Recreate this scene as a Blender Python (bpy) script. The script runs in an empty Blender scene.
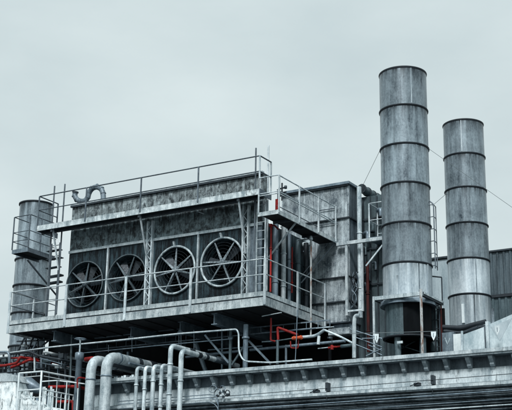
import bpy, bmesh, math, random
from mathutils import Vector, Matrix, noise
R = math.radians
random.seed(7)
S = bpy.context.scene
COL = S.collection

# ------------------------------------------------------------------ camera
F_PX, PITCH, ROLL, YAW = 1158.1, R(17.028), R(.925), R(31.218)
cF = Vector((-math.sin(YAW)*math.cos(PITCH), math.cos(YAW)*math.cos(PITCH), math.sin(PITCH)))
cR0 = Vector((math.cos(YAW), math.sin(YAW), 0)); cU0 = cR0.cross(cF)
cR = cR0*math.cos(ROLL)+cU0*math.sin(ROLL); cU = -cR0*math.sin(ROLL)+cU0*math.cos(ROLL)
cam_d = bpy.data.cameras.new('camera'); cam = bpy.data.objects.new('camera', cam_d); COL.objects.link(cam)
cam.matrix_world = Matrix((( cR.x, cU.x, -cF.x, 0), (cR.y, cU.y, -cF.y, 0), (cR.z, cU.z, -cF.z, 0), (0, 0, 0, 1)))
cam_d.sensor_width = 36; cam_d.sensor_fit = 'HORIZONTAL'; cam_d.lens = 36*F_PX/512
cam_d.clip_start = .1; cam_d.clip_end = 4000
S.camera = cam

# ------------------------------------------------------------------ sky, sun, exposure
SUN_EL, SUN_AZ = R(44), R(162)          # azimuth measured clockwise from +Y: behind the camera
world = bpy.data.worlds.new('World'); S.world = world; world.use_nodes = True
nt = world.node_tree; nt.nodes.clear()
N = nt.nodes.new; L = nt.links.new
out = N('ShaderNodeOutputWorld'); sky = N('ShaderNodeTexSky'); sky.sky_type = 'NISHITA'; sky.sun_disc = False
sky.sun_elevation = SUN_EL; sky.sun_rotation = SUN_AZ; sky.air_density = 1.2; sky.dust_density = 3
bg1 = N('ShaderNodeBackground'); bg1.inputs[1].default_value = .06; L(sky.outputs[0], bg1.inputs[0])
tc = N('ShaderNodeTexCoord'); sep = N('ShaderNodeSeparateXYZ'); L(tc.outputs['Generated'], sep.inputs[0])
mp = N('ShaderNodeMapping'); mp.inputs['Scale'].default_value = (1, 1, 2.2); L(tc.outputs['Generated'], mp.inputs[0])
nz = N('ShaderNodeTexNoise'); nz.inputs['Scale'].default_value = 4.2; nz.inputs['Detail'].default_value = 6; nz.inputs['Roughness'].default_value = .5
L(mp.outputs[0], nz.inputs['Vector'])
rp = N('ShaderNodeValToRGB'); rp.color_ramp.elements[0].position = .28; rp.color_ramp.elements[1].position = .62
rp.color_ramp.elements[0].color = (.585, .69, .715, 1); rp.color_ramp.elements[1].color = (.715, .815, .83, 1)
L(nz.outputs[0], rp.inputs[0])
# overcast: brighter towards the zenith
zr = N('ShaderNodeMapRange'); zr.inputs['From Min'].default_value = .45; zr.inputs['From Max'].default_value = 1
zr.inputs['To Min'].default_value = 1.0; zr.inputs['To Max'].default_value = 1.1; L(sep.outputs[2], zr.inputs[0])
bg2 = N('ShaderNodeBackground'); L(rp.outputs[0], bg2.inputs[0]); L(zr.outputs[0], bg2.inputs[1])
mx = N('ShaderNodeMixShader'); mx.inputs[0].default_value = .97
L(bg1.outputs[0], mx.inputs[1]); L(bg2.outputs[0], mx.inputs[2]); L(mx.outputs[0], out.inputs[0])
sun_d = bpy.data.lights.new('sun', 'SUN'); sun_d.energy = 3.0; sun_d.angle = R(12); sun_d.color = (1, .99, .975)
sun = bpy.data.objects.new('sun', sun_d); COL.objects.link(sun)
sd = Vector((math.sin(SUN_AZ)*math.cos(SUN_EL), math.cos(SUN_AZ)*math.cos(SUN_EL), math.sin(SUN_EL)))
sun.rotation_euler = sd.to_track_quat('Z', 'Y').to_euler()
S.view_settings.view_transform = 'Standard'; S.view_settings.look = 'None'
S.view_settings.exposure = 0; S.view_settings.gamma = 1; S.view_settings.use_curve_mapping = False

# ------------------------------------------------------------------ measuring: a photo point on a real plane
def P(x, y, ax, v):
    d = cF*F_PX+cR*(x-256)+cU*(205-y)
    return d*(v/d['XYZ'.index(ax)])
def depth(p): return Vector(p).dot(cF)

# ------------------------------------------------------------------ materials
MATS = {}
def metal(name, dark, light, metallic=.3, rough=.5, streak=1.0, rust=0.0, scale=1.0, bump=.25, contrast=.5, rustcol=(.11, .045, .02), spec=.5, bias=0.0, drip=None):
    if name in MATS: return MATS[name]
    if 'red' not in name and 'orange' not in name:      # overall cold cast, put into all other base colours
        dark = (dark[0]*.90, dark[1]*.995, dark[2]*1.02); light = (light[0]*.92, light[1]*.98, light[2]*1.0)
    m = bpy.data.materials.new(name); m.use_nodes = True; MATS[name] = m
    t = m.node_tree; b = t.nodes['Principled BSDF']; n = t.nodes.new; l = t.links.new
    tc = n('ShaderNodeTexCoord'); oi = n('ShaderNodeObjectInfo')
    ofs = n('ShaderNodeVectorMath'); ofs.operation = 'MULTIPLY_ADD'
    cb = n('ShaderNodeCombineXYZ'); mu = n('ShaderNodeMath'); mu.operation = 'MULTIPLY'; mu.inputs[1].default_value = 37
    l(oi.outputs['Random'], mu.inputs[0]); l(mu.outputs[0], cb.inputs[0]); l(mu.outputs[0], cb.inputs[1])
    ofs.inputs[1].default_value = (1, 1, 1); l(tc.outputs['Object'], ofs.inputs[0]); l(cb.outputs[0], ofs.inputs[2])
    def nse(sc, det, rg, dist=0):
        mp = n('ShaderNodeMapping'); mp.inputs['Scale'].default_value = sc; l(ofs.outputs[0], mp.inputs[0])
        q = n('ShaderNodeTexNoise'); q.inputs['Scale'].default_value = 1; q.inputs['Detail'].default_value = det
        q.inputs['Roughness'].default_value = rg; q.inputs['Distortion'].default_value = dist
        l(mp.outputs[0], q.inputs['Vector']); return q.outputs[0]
    s = scale
    a = nse((5*s, 5*s, .45*s), 5, .65, .3)      # vertical run-off streaks
    c = nse((1.6*s, 1.6*s, 1.3*s), 6, .68, .5)  # blotches
    f = nse((22*s, 22*s, 14*s), 4, .7)          # speckle
    def mix(x, y, w):
        q = n('ShaderNodeMix'); q.data_type = 'FLOAT'; q.inputs[0].default_value = w; l(x, q.inputs[2]); l(y, q.inputs[3]); return q.outputs[0]
    v = mix(mix(c, a, .5*streak), f, .22)
    cr = n('ShaderNodeValToRGB'); h = .14/max(contrast, .05)*.5
    cr.color_ramp.elements[0].position = .5-h+bias; cr.color_ramp.elements[1].position = .5+h+bias
    cr.color_ramp.elements[0].color = (*dark, 1); cr.color_ramp.elements[1].color = (*light, 1); l(v, cr.inputs[0])
    colr = cr.outputs[0]
    # panel to panel difference
    hv = n('ShaderNodeHueSaturation'); mr = n('ShaderNodeMapRange'); mr.inputs['To Min'].default_value = .82; mr.inputs['To Max'].default_value = 1.15
    l(oi.outputs['Random'], mr.inputs[0]); l(mr.outputs[0], hv.inputs['Value']); l(colr, hv.inputs['Color']); colr = hv.outputs[0]
    if rust > 0:
        r2 = nse((3.2*s, 3.2*s, 1.0*s), 7, .75, .8); rr = n('ShaderNodeValToRGB')
        rr.color_ramp.elements[0].position = .66-.25*rust; rr.color_ramp.elements[1].position = .74-.2*rust
        l(r2, rr.inputs[0]); mm = n('ShaderNodeMix'); mm.data_type = 'RGBA'; l(rr.outputs[0], mm.inputs[0]); l(colr, mm.inputs[6]); mm.inputs[7].default_value = (*rustcol, 1)
        colr = mm.outputs[2]
    if drip:        # run-off stains that start at the upper edge of a sheet and thin out downwards
        at_ = n('ShaderNodeAttribute'); at_.attribute_name = 'run'; pw = n('ShaderNodeMath'); pw.operation = 'POWER'; pw.inputs[1].default_value = drip[0]
        l(at_.outputs['Fac'], pw.inputs[0]); st = nse((9, 9, .25), 3, .6, .1); sr = n('ShaderNodeMapRange'); sr.inputs['From Min'].default_value = .36; sr.inputs['From Max'].default_value = .6
        l(st, sr.inputs[0]); m1 = n('ShaderNodeMath'); m1.operation = 'MULTIPLY'; l(pw.outputs[0], m1.inputs[0]); l(sr.outputs[0], m1.inputs[1])
        m2 = n('ShaderNodeMath'); m2.operation = 'MULTIPLY'; m2.inputs[1].default_value = drip[1]; m2.use_clamp = True; l(m1.outputs[0], m2.inputs[0])
        mm = n('ShaderNodeMix'); mm.data_type = 'RGBA'; l(m2.outputs[0], mm.inputs[0]); l(colr, mm.inputs[6]); mm.inputs[7].default_value = (*[q*.35 for q in dark], 1); colr = mm.outputs[2]
    l(colr, b.inputs['Base Color'])
    b.inputs['Metallic'].default_value = metallic; b.inputs['Specular IOR Level'].default_value = spec
    ro = n('ShaderNodeMapRange'); ro.inputs['To Min'].default_value = rough+.14; ro.inputs['To Max'].default_value = max(rough-.1, .12)
    l(v, ro.inputs[0]); l(ro.outputs[0], b.inputs['Roughness'])
    bp = n('ShaderNodeBump'); bp.inputs['Strength'].default_value = bump; bp.inputs['Distance'].default_value = .02
    l(mix(c, f, .5), bp.inputs['Height']); l(bp.outputs[0], b.inputs['Normal'])
    return m

M_GALV = metal('galvanised', (.028, .043, .058), (.40, .465, .51), .3, .32, 1.1, .0, .9, .12, .52, drip=(6, 1.2))
M_GALVL = metal('galvanised_bright', (.20, .245, .285), (.74, .79, .82), .25, .42, 1.5, .0, .8, .12, .5, drip=(3, .7))
M_RING  = metal('flange_dark', (.01, .014, .02), (.03, .04, .05), .3, .6)
M_PAINT = metal('pale_paint', (.20, .24, .26), (.68, .72, .73), .0, .55, .9, .3, 1.4, .25, .85, (.075, .085, .085), drip=(2, .35))
M_RAIL  = metal('rail_paint', (.26, .31, .34), (.76, .80, .82), .1, .5, .6, .1, 2, .2, .7)
M_RAILD = metal('rail_dark', (.04, .055, .07), (.15, .18, .21), .2, .5, .6, .1, 2, .2, .6)
M_WHITE = metal('white_paint', (.55, .59, .61), (.88, .90, .90), .0, .5, .8, .12, 1.5, .15, .6, (.12, .13, .14))
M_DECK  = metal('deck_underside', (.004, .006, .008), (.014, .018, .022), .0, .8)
M_PANEL = metal('stained_panel', (.005, .011, .015), (.32, .41, .44), .1, .5, .5, .28, 3.0, .5, .85, (.004, .008, .011), bias=.025, drip=(1.2, .8))
M_PARA = metal('parapet_panel', (.018, .028, .034), (.50, .57, .59), .1, .5, .6, .3, 3.6, .5, .85, (.006, .011, .014), bias=.01, drip=(1.2, .8))
M_DPAN = metal('dark_panel', (.002, .005, .008), (.04, .072, .088), .1, .6, 1.3, .0, 2.2, .4, .9, bias=.03, spec=.25)
M_TEAL  = metal('teal_panel', (.016, .032, .040), (.13, .18, .20), .2, .5, 1.3, .0, 1.2, .3, .55)
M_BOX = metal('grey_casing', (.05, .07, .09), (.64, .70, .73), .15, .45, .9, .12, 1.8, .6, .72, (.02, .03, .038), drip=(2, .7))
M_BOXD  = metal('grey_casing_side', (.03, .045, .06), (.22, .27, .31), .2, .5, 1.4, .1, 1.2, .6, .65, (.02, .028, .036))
M_BLACK = metal('shade_black', (.001, .002, .003), (.005, .007, .009), .0, .9, spec=.15)  # near-black for recesses and interiors, their shade put into the colour
M_DARK  = metal('dark_steel', (.01, .015, .02), (.05, .065, .08), .3, .5)
M_PIPE  = metal('pale_pipe', (.20, .25, .28), (.74, .79, .81), .15, .45, .9, .14, 1.6, .3, .7, (.05, .055, .06))
M_PIPEB = metal('blue_grey_pipe', (.07, .10, .13), (.27, .33, .38), .3, .4, .8, .0, 1.6, .2, .6)
M_RED = metal('red_paint', (.12, .008, .008), (.38, .018, .016), .0, .55, .5, .35, 3, .1, .6, (.035, .012, .012), spec=.3)
M_DRED = metal('dull_red_paint', (.014, .008, .008), (.07, .012, .012), .0, .6, .5, .3, 2, .1, .5, (.01,.012,.014), spec=.2)
M_ORNG = metal('orange_paint', (.35, .05, .02), (.6, .11, .035), .0, .45, .5, .2, 2.5, .1, .6, (.1, .03, .02))
M_RUSTP = metal('rusty_pole', (.26, .26, .26), (.52, .54, .54), .1, .6, 1, .62, 2, .3, .6, (.17, .09, .06))
M_RING2 = metal('fan_ring_paint', (.12, .15, .17), (.52, .58, .60), .1, .45, .5, .3, 3, .3, .9, (.03, .04, .05))
M_RING1 = metal('fan_ring_dirty', (.03, .042, .05), (.13, .17, .19), .1, .5, .5, .2, 3, .3, .7, (.02, .025, .03))
M_BLADE = metal('fan_blade', (.07, .09, .105), (.32, .37, .40), .2, .45, .5, .2, 3, .3, .8, (.03, .04, .05))
M_BLADD = metal('fan_blade_dirty', (.02, .03, .036), (.10, .13, .15), .3, .5, .5, .0, 3, .3, .5)
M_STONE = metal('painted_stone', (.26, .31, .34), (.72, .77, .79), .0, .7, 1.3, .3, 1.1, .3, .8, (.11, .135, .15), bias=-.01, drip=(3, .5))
M_STOND = metal('dark_stone', (.03, .045, .055), (.16, .20, .23), .0, .7, 1.2, .1, 1.2, .3, .5, (.02, .03, .035))  # dark stone; under the slab it carries the shade in its colour
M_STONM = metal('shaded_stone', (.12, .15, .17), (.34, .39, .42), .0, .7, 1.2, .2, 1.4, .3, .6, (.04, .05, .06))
M_FLAKE = metal('flaking_white_paint', (.30, .35, .37), (.92, .94, .94), .0, .5, .3, .45, 2.6, .3, .9, (.05, .07, .075), bias=-.05)
M_LOUV = metal('louvre_metal', (.02, .03, .036), (.20, .24, .27), .3, .45, .3, .0, 1.5, .3, .6)
M_CLAD = metal('dark_cladding', (.018, .032, .042), (.13, .17, .195), .2, .5, 1.8, .0, .8, .15, .6)
M_CLADL = metal('pale_cladding', (.22, .27, .30), (.52, .58, .61), .1, .5, 1.6, .0, .8, .15, .5)
M_HOPP = metal('pale_sheet', (.30, .36, .39), (.66, .71, .73), .1, .5, .7, .12, .9, .15, .7, (.14, .17, .19))
M_HOPPD = metal('pale_sheet_shade', (.30, .355, .385), (.58, .63, .66), .1, .5, .7, .0, .9, .15, .4)
M_GROUND = metal('asphalt', (.035, .037, .04), (.065, .067, .07), .0, .85, .2, .0, .5)
M_WIRE  = metal('wire', (.10, .12, .13), (.2, .22, .23), .2, .6)
M_ROOFD = metal('roof_felt', (.012, .014, .016), (.03, .034, .038), .0, .85)

# ------------------------------------------------------------------ mesh builder
class MB:
    def __init__(s): s.v = []; s.f = []; s.sm = []
    def add(s, vs, fs, smooth=False):
        o = len(s.v); s.v += [Vector(p) for p in vs]; s.f += [[o+i for i in f] for f in fs]; s.sm += [smooth]*len(fs); return s
    def box(s, a, b):
        x0, y0, z0 = [min(a[i], b[i]) for i in range(3)]; x1, y1, z1 = [max(a[i], b[i]) for i in range(3)]
        vs = [(x0,y0,z0),(x1,y0,z0),(x1,y1,z0),(x0,y1,z0),(x0,y0,z1),(x1,y0,z1),(x1,y1,z1),(x0,y1,z1)]
        return s.add(vs, [(0,3,2,1),(4,5,6,7),(0,1,5,4),(1,2,6,5),(2,3,7,6),(3,0,4,7)])
    def bar(s, a, b, w, h, up=(0, 0, 1)):
        a = Vector(a); b = Vector(b); d = (b-a).normalized(); u = Vector(up)
        if abs(d.dot(u)) > .97: u = Vector((0, 1, 0))
        r = d.cross(u).normalized(); u = r.cross(d).normalized()
        vs = [p+r*(i*w/2)+u*(j*h/2) for p in (a, b) for i, j in ((-1,-1),(1,-1),(1,1),(-1,1))]
        return s.add(vs, [(0,1,2,3),(7,6,5,4),(0,4,5,1),(1,5,6,2),(2,6,7,3),(3,7,4,0)])
    def ibeam(s, a, b, w, h, t=.02):
        a = Vector(a); b = Vector(b); z = Vector((0, 0, 1))
        s.bar(a+z*(h/2-t/2), b+z*(h/2-t/2), w, t); s.bar(a-z*(h/2-t/2), b-z*(h/2-t/2), w, t)
        s.bar(a, b, t, h-2*t-.001); return s
    def angle(s, a, b, w, t=.012):      # L-section bar
        a = Vector(a); b = Vector(b); d = (b-a).normalized(); u = Vector((0, 0, 1))
        if abs(d.dot(u)) > .97: u = Vector((0, 1, 0))
        r = d.cross(u).normalized(); u = r.cross(d).normalized()
        s.bar(a, b, w, t, u); s.bar(a+u*(w/2+t/2)-r*(w/2-t/2), b+u*(w/2+t/2)-r*(w/2-t/2), t, w, u); return s
    def tube(s, pts, r, fil=0, n=10, caps=True, closed=False):
        pts = [Vector(p) for p in pts]
        if fil and len(pts) > 2:
            q = [pts[0]]
            for i in range(1, len(pts)-1):
                p, a, b = pts[i], pts[i-1], pts[i+1]; da = (a-p); db = (b-p)
                k = min(fil, da.length*.49, db.length*.49); A = p+da.normalized()*k; B = p+db.normalized()*k
                for j in range(8):
                    t = j/7; q.append(A*(1-t)**2+p*2*t*(1-t)+B*t*t)
            q.append(pts[-1]); pts = q
        m = len(pts); rings = []; nrm = None
        for i, p in enumerate(pts):
            if closed: d = pts[(i+1) % m]-pts[i-1]
            else: d = pts[min(i+1, m-1)]-pts[max(i-1, 0)]
            d.normalize()
            if nrm is None:
                nrm = d.cross(Vector((0, 0, 1)) if abs(d.z) < .9 else Vector((0, 1, 0))).normalized()
            nrm = (nrm-d*nrm.dot(d)).normalized(); bi = d.cross(nrm)
            rr = r[i] if isinstance(r, (list, tuple)) else r
            rings.append([p+(nrm*math.cos(2*math.pi*k/n)+bi*math.sin(2*math.pi*k/n))*rr for k in range(n)])
        vs = [v for g in rings for v in g]; fs = []
        for i in range(m if closed else m-1):
            for k in range(n):
                i2 = (i+1) % m; fs.append((i*n+k, i*n+(k+1) % n, i2*n+(k+1) % n, i2*n+k))
        s.add(vs, fs, True)
        if caps and not closed: s.add(rings[0], [tuple(reversed(range(n)))]); s.add(rings[-1], [tuple(range(n))])
        return s
    def lathe(s, c, prof, n=48, axis='Z', smooth=True):
        # prof = [(radius, height)...] about a vertical (or Y) axis through c
        c = Vector(c); vs = []; fs = []
        for (r, h) in prof:
            for k in range(n):
                a = 2*math.pi*k/n
                vs.append(c+(Vector((r*math.cos(a), r*math.sin(a), h)) if axis == 'Z' else Vector((r*math.cos(a), -h, r*math.sin(a)))))
        for i in range(len(prof)-1):
            for k in range(n): fs.append((i*n+k, i*n+(k+1) % n, (i+1)*n+(k+1) % n, (i+1)*n+k))
        return s.add(vs, fs, smooth)
    def disc(s, c, r, n=40, axis='Z', up=True):
        c = Vector(c); vs = [c+(Vector((r*math.cos(2*math.pi*k/n), r*math.sin(2*math.pi*k/n), 0)) if axis == 'Z' else Vector((r*math.cos(2*math.pi*k/n), 0, r*math.sin(2*math.pi*k/n)))) for k in range(n)]
        return s.add(vs, [tuple(range(n))])
    def prism(s, poly, dv):             # polygon (3D points) extruded along dv
        n = len(poly); dv = Vector(dv); vs = [Vector(p) for p in poly]+[Vector(p)+dv for p in poly]
        return s.add(vs, [tuple(range(n)), tuple(reversed(range(n, 2*n)))]+[(i, (i+1) % n, n+(i+1) % n, n+i) for i in range(n)])
    def hole_panel(s, x0, x1, z0, z1, y, cx, cz, r, n=64):
        ang = sorted(set([2*math.pi*k/n for k in range(n)]+[math.atan2(zz-cz, xx-cx) % (2*math.pi) for xx in (x0, x1) for zz in (z0, z1)]))
        vs = []; fs = []
        for a in ang:
            c, q = math.cos(a), math.sin(a); t = 1e9
            if c > 1e-9: t = min(t, (x1-cx)/c)
            if c < -1e-9: t = min(t, (x0-cx)/c)
            if q > 1e-9: t = min(t, (z1-cz)/q)
            if q < -1e-9: t = min(t, (z0-cz)/q)
            vs += [(cx+r*c, y, cz+r*q), (cx+t*c, y, cz+t*q)]
        m = len(ang)
        for i in range(m): j = (i+1) % m; fs.append((2*i, 2*i+1, 2*j+1, 2*j))
        return s.add(vs, fs)
    def build(s, name, mat, parent=None, label=None, bevel=0):
        off = Vector((0, 0, 0)); p = parent
        while p is not None: off += p.location; p = p.parent
        base = Vector((0, 0, 0))
        if parent is None:
            mn = Vector([min(v[i] for v in s.v) for i in range(3)]); mxx = Vector([max(v[i] for v in s.v) for i in range(3)])
            base = Vector(((mn.x+mxx.x)/2, (mn.y+mxx.y)/2, mn.z))
        me = bpy.data.meshes.new(name); me.from_pydata([v-off-base for v in s.v], [], s.f); me.update()
        for i, pl in enumerate(me.polygons): pl.use_smooth = s.sm[i]
        bm = bmesh.new(); bm.from_mesh(me); bmesh.ops.recalc_face_normals(bm, faces=bm.faces); bm.to_mesh(me); bm.free()
        me.materials.append(mat)
        zz_ = [v.co.z for v in me.vertices]; z0_, z1_ = min(zz_), max(zz_); at_ = me.attributes.new('run', 'FLOAT', 'POINT')
        at_.data.foreach_set('value', [(z-z0_)/max(z1_-z0_, 1e-4) for z in zz_])
        o = bpy.data.objects.new(name, me); COL.objects.link(o); o.location = base
        if parent is not None: o.parent = parent
        if label and parent is not None: o['label'] = label
        if bevel:
            b = o.modifiers.new('bevel', 'BEVEL'); b.width = bevel; b.segments = 2; b.limit_method = 'ANGLE'
        return o
def tag(o, label=None, cat=None, group=None, kind=None):
    if label: o['label'] = label
    if cat: o['category'] = cat
    if group: o['group'] = group
    if kind: o['kind'] = kind
    return o
def thing(name, loc, label, cat, group=None):
    o = bpy.data.objects.new(name, None); COL.objects.link(o); o.location = loc; o.empty_display_size = .2
    return tag(o, label, cat, group)
V = Vector
def lerp(a, b, t): return V(a)*(1-t)+V(b)*t

# ------------------------------------------------------------------ key planes (metres, camera eye at 0,0,0)
G = -1.6                      # ground
YD, YW = 31.14, 32.0          # front edge of the walkways, front wall of the cooling unit
XL, XR = -29.35, -18.48       # ends of the lower walkway
ZD, ZDB = 8.22, 7.75          # lower walkway: top, bottom of its beam
ZU, ZUB = 11.70, 11.50        # upper walkway
YB = 35.4                     # front of the grey casing and the far end of the side walkways
YP = 30.3                     # front edge of the cornice
ZROOF = 4.9                   # roof behind the cornice

# ------------------------------------------------------------------ ground
tag(MB().add([(-1500, -1500, G), (1500, -1500, G), (1500, 1500, G), (-1500, 1500, G)], [(0, 1, 2, 3)]).build('ground', M_GROUND), kind='structure')

# ================================================================== the old building under everything
XB0, XB1 = P(86, 378, 'Y', YP).x, 12.0
def zp(y, x=330, Y=YP): return P(x, y, 'Y', Y).z
zt = zp(360.8); zs = zp(364.6); zc = zp(368.2, Y=YP+.3); zk = zp(378.6, Y=YP+.4); zf = zp(391.6, Y=YP+.38); zm = zp(396.4, Y=YP+.2)
bld = thing('corniced_building', (-9, YP, G), 'old corniced building along the bottom, painted stone frieze over dark louvres', 'building')
MB().box((XB0, YP-.02, zs), (XB1, YP+.62, zt)).build('cornice_slab', M_STONE, bld, bevel=.012)
MB().box((XB0, YP+.03, zs-.045), (XB1, YP+.60, zs-.002)).build('cornice_fillet', M_STONE, bld)
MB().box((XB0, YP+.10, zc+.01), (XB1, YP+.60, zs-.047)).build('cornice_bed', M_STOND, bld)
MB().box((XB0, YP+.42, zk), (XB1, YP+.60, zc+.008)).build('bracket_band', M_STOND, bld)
MB().box((XB0, YP+.38, zf), (XB1, YP+.60, zk-.002)).build('frieze', M_STONE, bld)
MB().prism([(XB0, YP+.18, zf-.05), (XB0, YP+.36, zf-.012), (XB0, YP+.5, zf-.012), (XB0, YP+.5, zm), (XB0, YP+.26, zm), (XB0, YP+.18, zm+.04)], (XB1-XB0, 0, 0)).build('moulding', M_STONE, bld)
cx = [P(x, 374, 'Y', YP+.2).x for x in (178, 196, 213, 231, 248.5, 266.5, 285, 303.5, 323, 342.5, 362, 382.3, 403, 425, 446.3, 469, 491.6)]
st = cx[-1]-cx[-2]
while cx[-1] < XB1-1: cx.append(cx[-1]+st)
for x in (160, 142, 124, 106): cx.append(P(x, 374, 'Y', YP+.1).x)
for c in cx:      # scrolled brackets
    c += random.uniform(-.012, .012)
    pr = [(YP+.419, zc+.012), (YP+.12, zc+.012), (YP+.10, zc-.03), (YP+.12, zc-.08), (YP+.19, zc-.15), (YP+.235, zk+.10), (YP+.235, zk+.055), (YP+.27, zk+.015), (YP+.34, zk+.0), (YP+.419, zk+.02)]
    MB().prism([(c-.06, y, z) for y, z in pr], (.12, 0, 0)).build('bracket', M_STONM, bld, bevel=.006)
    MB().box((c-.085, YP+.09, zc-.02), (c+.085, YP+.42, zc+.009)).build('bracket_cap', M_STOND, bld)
# louvred wall below the moulding
MB().box((XB0, YP+.46, G), (XB1, YP+.54, zm-.002)).build('wall', M_BLACK, bld)
lv = MB(); z = zm-.045; k = 0
while z > 1.2:
    w = random.choice((.012, .02, .03)); o_ = random.choice((.30, .36, .40)); lv.bar((XB0, YP+o_, z), (XB1, YP+o_, z-.01), .07, w, (0, .7, 1)); z -= random.choice((.045, .06, .085)); k += 1
lv.build('louvre', M_LOUV, bld)
rf = MB().box((XB0, YP+.56, ZROOF-.3), (XB1, 60, ZROOF)); rf.build('roof', M_ROOFD, bld)
# rest of the block to the left, below the frame
MB().box((-46, 31.4, G), (XB0-.01, 60, 4.2)).build('wall', M_STOND, bld)

# long ducts and cables run along the building's front
def run(name, label, cat, pts, Y, r, mat, group=None, n=8, fil=0):
    return tag(MB().tube([P(x, y, 'Y', Y) for x, y in pts], r, fil, n).build(name, mat), label, cat, group)
def ext(x0, y0, x1, y1, Y):
    a = P(x0, y0, 'Y', Y); b = P(x1, y1, 'Y', Y); return [a, b]
tag(MB().tube(ext(176, 400.2, 540, 371.5-.0, YP+.15), .010, 0, 6).build('cable', M_DARK), 'thin dark cable sagging along the pale frieze under the brackets', 'cable')
def frontrun(nm, lab, cat, y0, y1, r, mat, Y=YP+.0, x0=150, x1=540, grp='conduits along the louvred wall'):
    tag(MB().tube(ext(x0, y0, x1, y1, Y), r, 0, 8).build(nm, mat), lab, cat, grp)
frontrun('conduit', 'pale conduit uppermost on the dark louvres below the moulding', 'conduit', 415.5, 388.0, .02, M_PIPEB, YP+.22)
frontrun('conduit', 'second conduit below the moulding, thin and dull grey', 'conduit', 424.0, 396.5, .016, M_PIPEB, YP+.22)
frontrun('conduit', 'brightest and lowest conduit along the bottom edge of the photo', 'conduit', 428.5, 402.5, .018, M_PIPE, YP+.22)
# looped cable bracket on the frieze (x 205-235)
cb = thing('cable_loop', P(222, 398, 'Y', YP-.03), 'coiled dark cables and clamps on the frieze right of the tall pipes', 'cable coil')
for j in range(4):
    m = MB(); c = P(213+j*4.5, 389+(j % 2)*4, 'Y', YP+.0); rr = .12-.015*j
    m.tube([c+V((rr*math.cos(a)*1.1, .02*j-.02+.03*math.sin(3*a), rr*math.sin(a)*(.9+.1*j))) for a in [k*math.pi/8 for k in range(16)]], .010+.002*j, 0, 6, closed=True)
    m.build('loop', M_DARK if j % 2 else M_PIPEB, cb)
m = MB()
for j in range(9):
    c = P(216+random.uniform(0, 14), 384+random.uniform(0, 14), 'Y', YP+.05); m.box(c-V((.03, .03, .035)), c+V((.03, .03, .035)))
m.build('clamp', M_DARK, cb)
for j, yy in enumerate((394.5, 397.5, 402)):
    tag(MB().tube([P(118, yy+7.0, 'Y', YP-.04), P(181, yy+2.2, 'Y', YP-.04), P(210, yy, 'Y', YP-.04), P(216, yy+1+j, 'Y', YP-.04), P(218.5, yy+8, 'Y', YP-.04), P(218, yy+14, 'Y', YP-.04)], .014, .12, 7).build('thin_pipe', M_PIPEB),
        ['topmost thin pipe curling down beside the cable coil', 'middle thin pipe curling down beside the cable coil', 'lowest thin pipe curling down beside the cable coil'][j], 'pipe', 'thin pipes turning down by the coil')
# small dark stand-off lights on frieze
def standoff(x, y, lab):
    t = thing('cable_clamp', P(x, y, 'Y', YP+.2), lab, 'clamp'); b = P(x, y, 'Y', YP+.22)
    MB().box(b-V((.035, .05, .09)), b+V((.035, .16, .16))).build('plate', M_DARK, t)
    MB().tube([b+V((0, -.02, -.03)), b+V((0, -.02, -.32))], .012, 0, 6).build('rod', M_DARK, t)
standoff(432.5, 381, 'upright dark clamp plate on the frieze below the right-hand drum')
standoff(327, 388, 'upright dark clamp plate on the frieze left of the centre')
for x, y, lab in ((417, 384.5, 'small knotted dark junction box on the frieze cable, to the right'), (316, 391.5, 'small knotted dark junction box on the frieze cable, near the centre')):
    t = thing('junction_box', P(x, y, 'Y', YP+.2), lab, 'junction box'); c = P(x, y, 'Y', YP+.22)
    MB().box(c-V((.09, .04, .04)), c+V((.07, .14, .05))).build('body', M_DARK, t, bevel=.01)
    MB().tube([c+V((-.2, -.02, -.03)), c+V((-.05, -.05, 0)), c+V((.05, -.05, .05)), c+V((.14, -.02, .02))], .014, .04, 6).build('lead', M_DARK, t)

# ================================================================== cooling unit
XC0, XC1 = P(66.5, 300, 'Y', YW).x, -19.15
ZB0, ZB1, ZBM = 8.27, 12.62, 10.77
cu = thing('cooling_unit', (-23.3, YW, ZD), 'long dark stained cooling unit with four round fans on its front', 'cooling unit')
fans_px = [(85.3, 284.5), (127.5, 278), (175.5, 270.3), (222.8, 262.3)]
fc = [P(x, y, 'Y', YW) for x, y in fans_px]; RF = .84
posts = [XC0, P(107, 285, 'Y', YW).x, P(149.5, 280, 'Y', YW).x, P(198, 270, 'Y', YW).x, P(246.5, 265, 'Y', YW).x]
for i in range(4):
    m = MB(); m.hole_panel(posts[i], posts[i+1], ZB0+.1, ZBM-.06, YW, fc[i].x, fc[i].z, RF-.03)
    m.build('fan_panel', M_DPAN if i < 3 else M_DPAN, cu)
MB().box((posts[4], YW-.001, ZB0), (XC1, YW+.05, ZBM-.06)).build('end_panel', M_BOXD, cu)
# upper stained panels in bays
up = [XC0]+[XC0+(XC1-XC0)*k/6 for k in range(1, 6)]+[XC1]
for i in range(6): MB().box((up[i]+.004, YW+.001+.004*(i % 2), ZBM+.05), (up[i+1]-.004, YW+.05, 11.62)).build('upper_panel', M_PANEL, cu)
for i in range(6): MB().box((up[i]+.004, YW+.001+.004*(i % 2), 11.63), (up[i+1]-.004, YW+.05, ZB1-.06)).build('parapet_panel', M_PARA, cu)
MB().box((XC0, YW-.06, ZBM-.05), (XC1, YW+.045, ZBM+.045)).build('cross_beam', M_RAIL, cu)
MB().box((XC0-.03, YW-.09, ZB1-.055), (XC1+.03, YW+.06, ZB1)).build('top_rim', M_RAIL, cu)
MB().box((XC0-.03, YW-.085, ZB1-.12), (XC1+.03, YW-.005, ZB1-.058)).build('rim_shadow_strip', M_DARK, cu)
MB().box((XC0, YW-.05, ZB0), (XC1, YW+.04, ZB0+.098)).build('bottom_rail', M_BOXD, cu)
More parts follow.
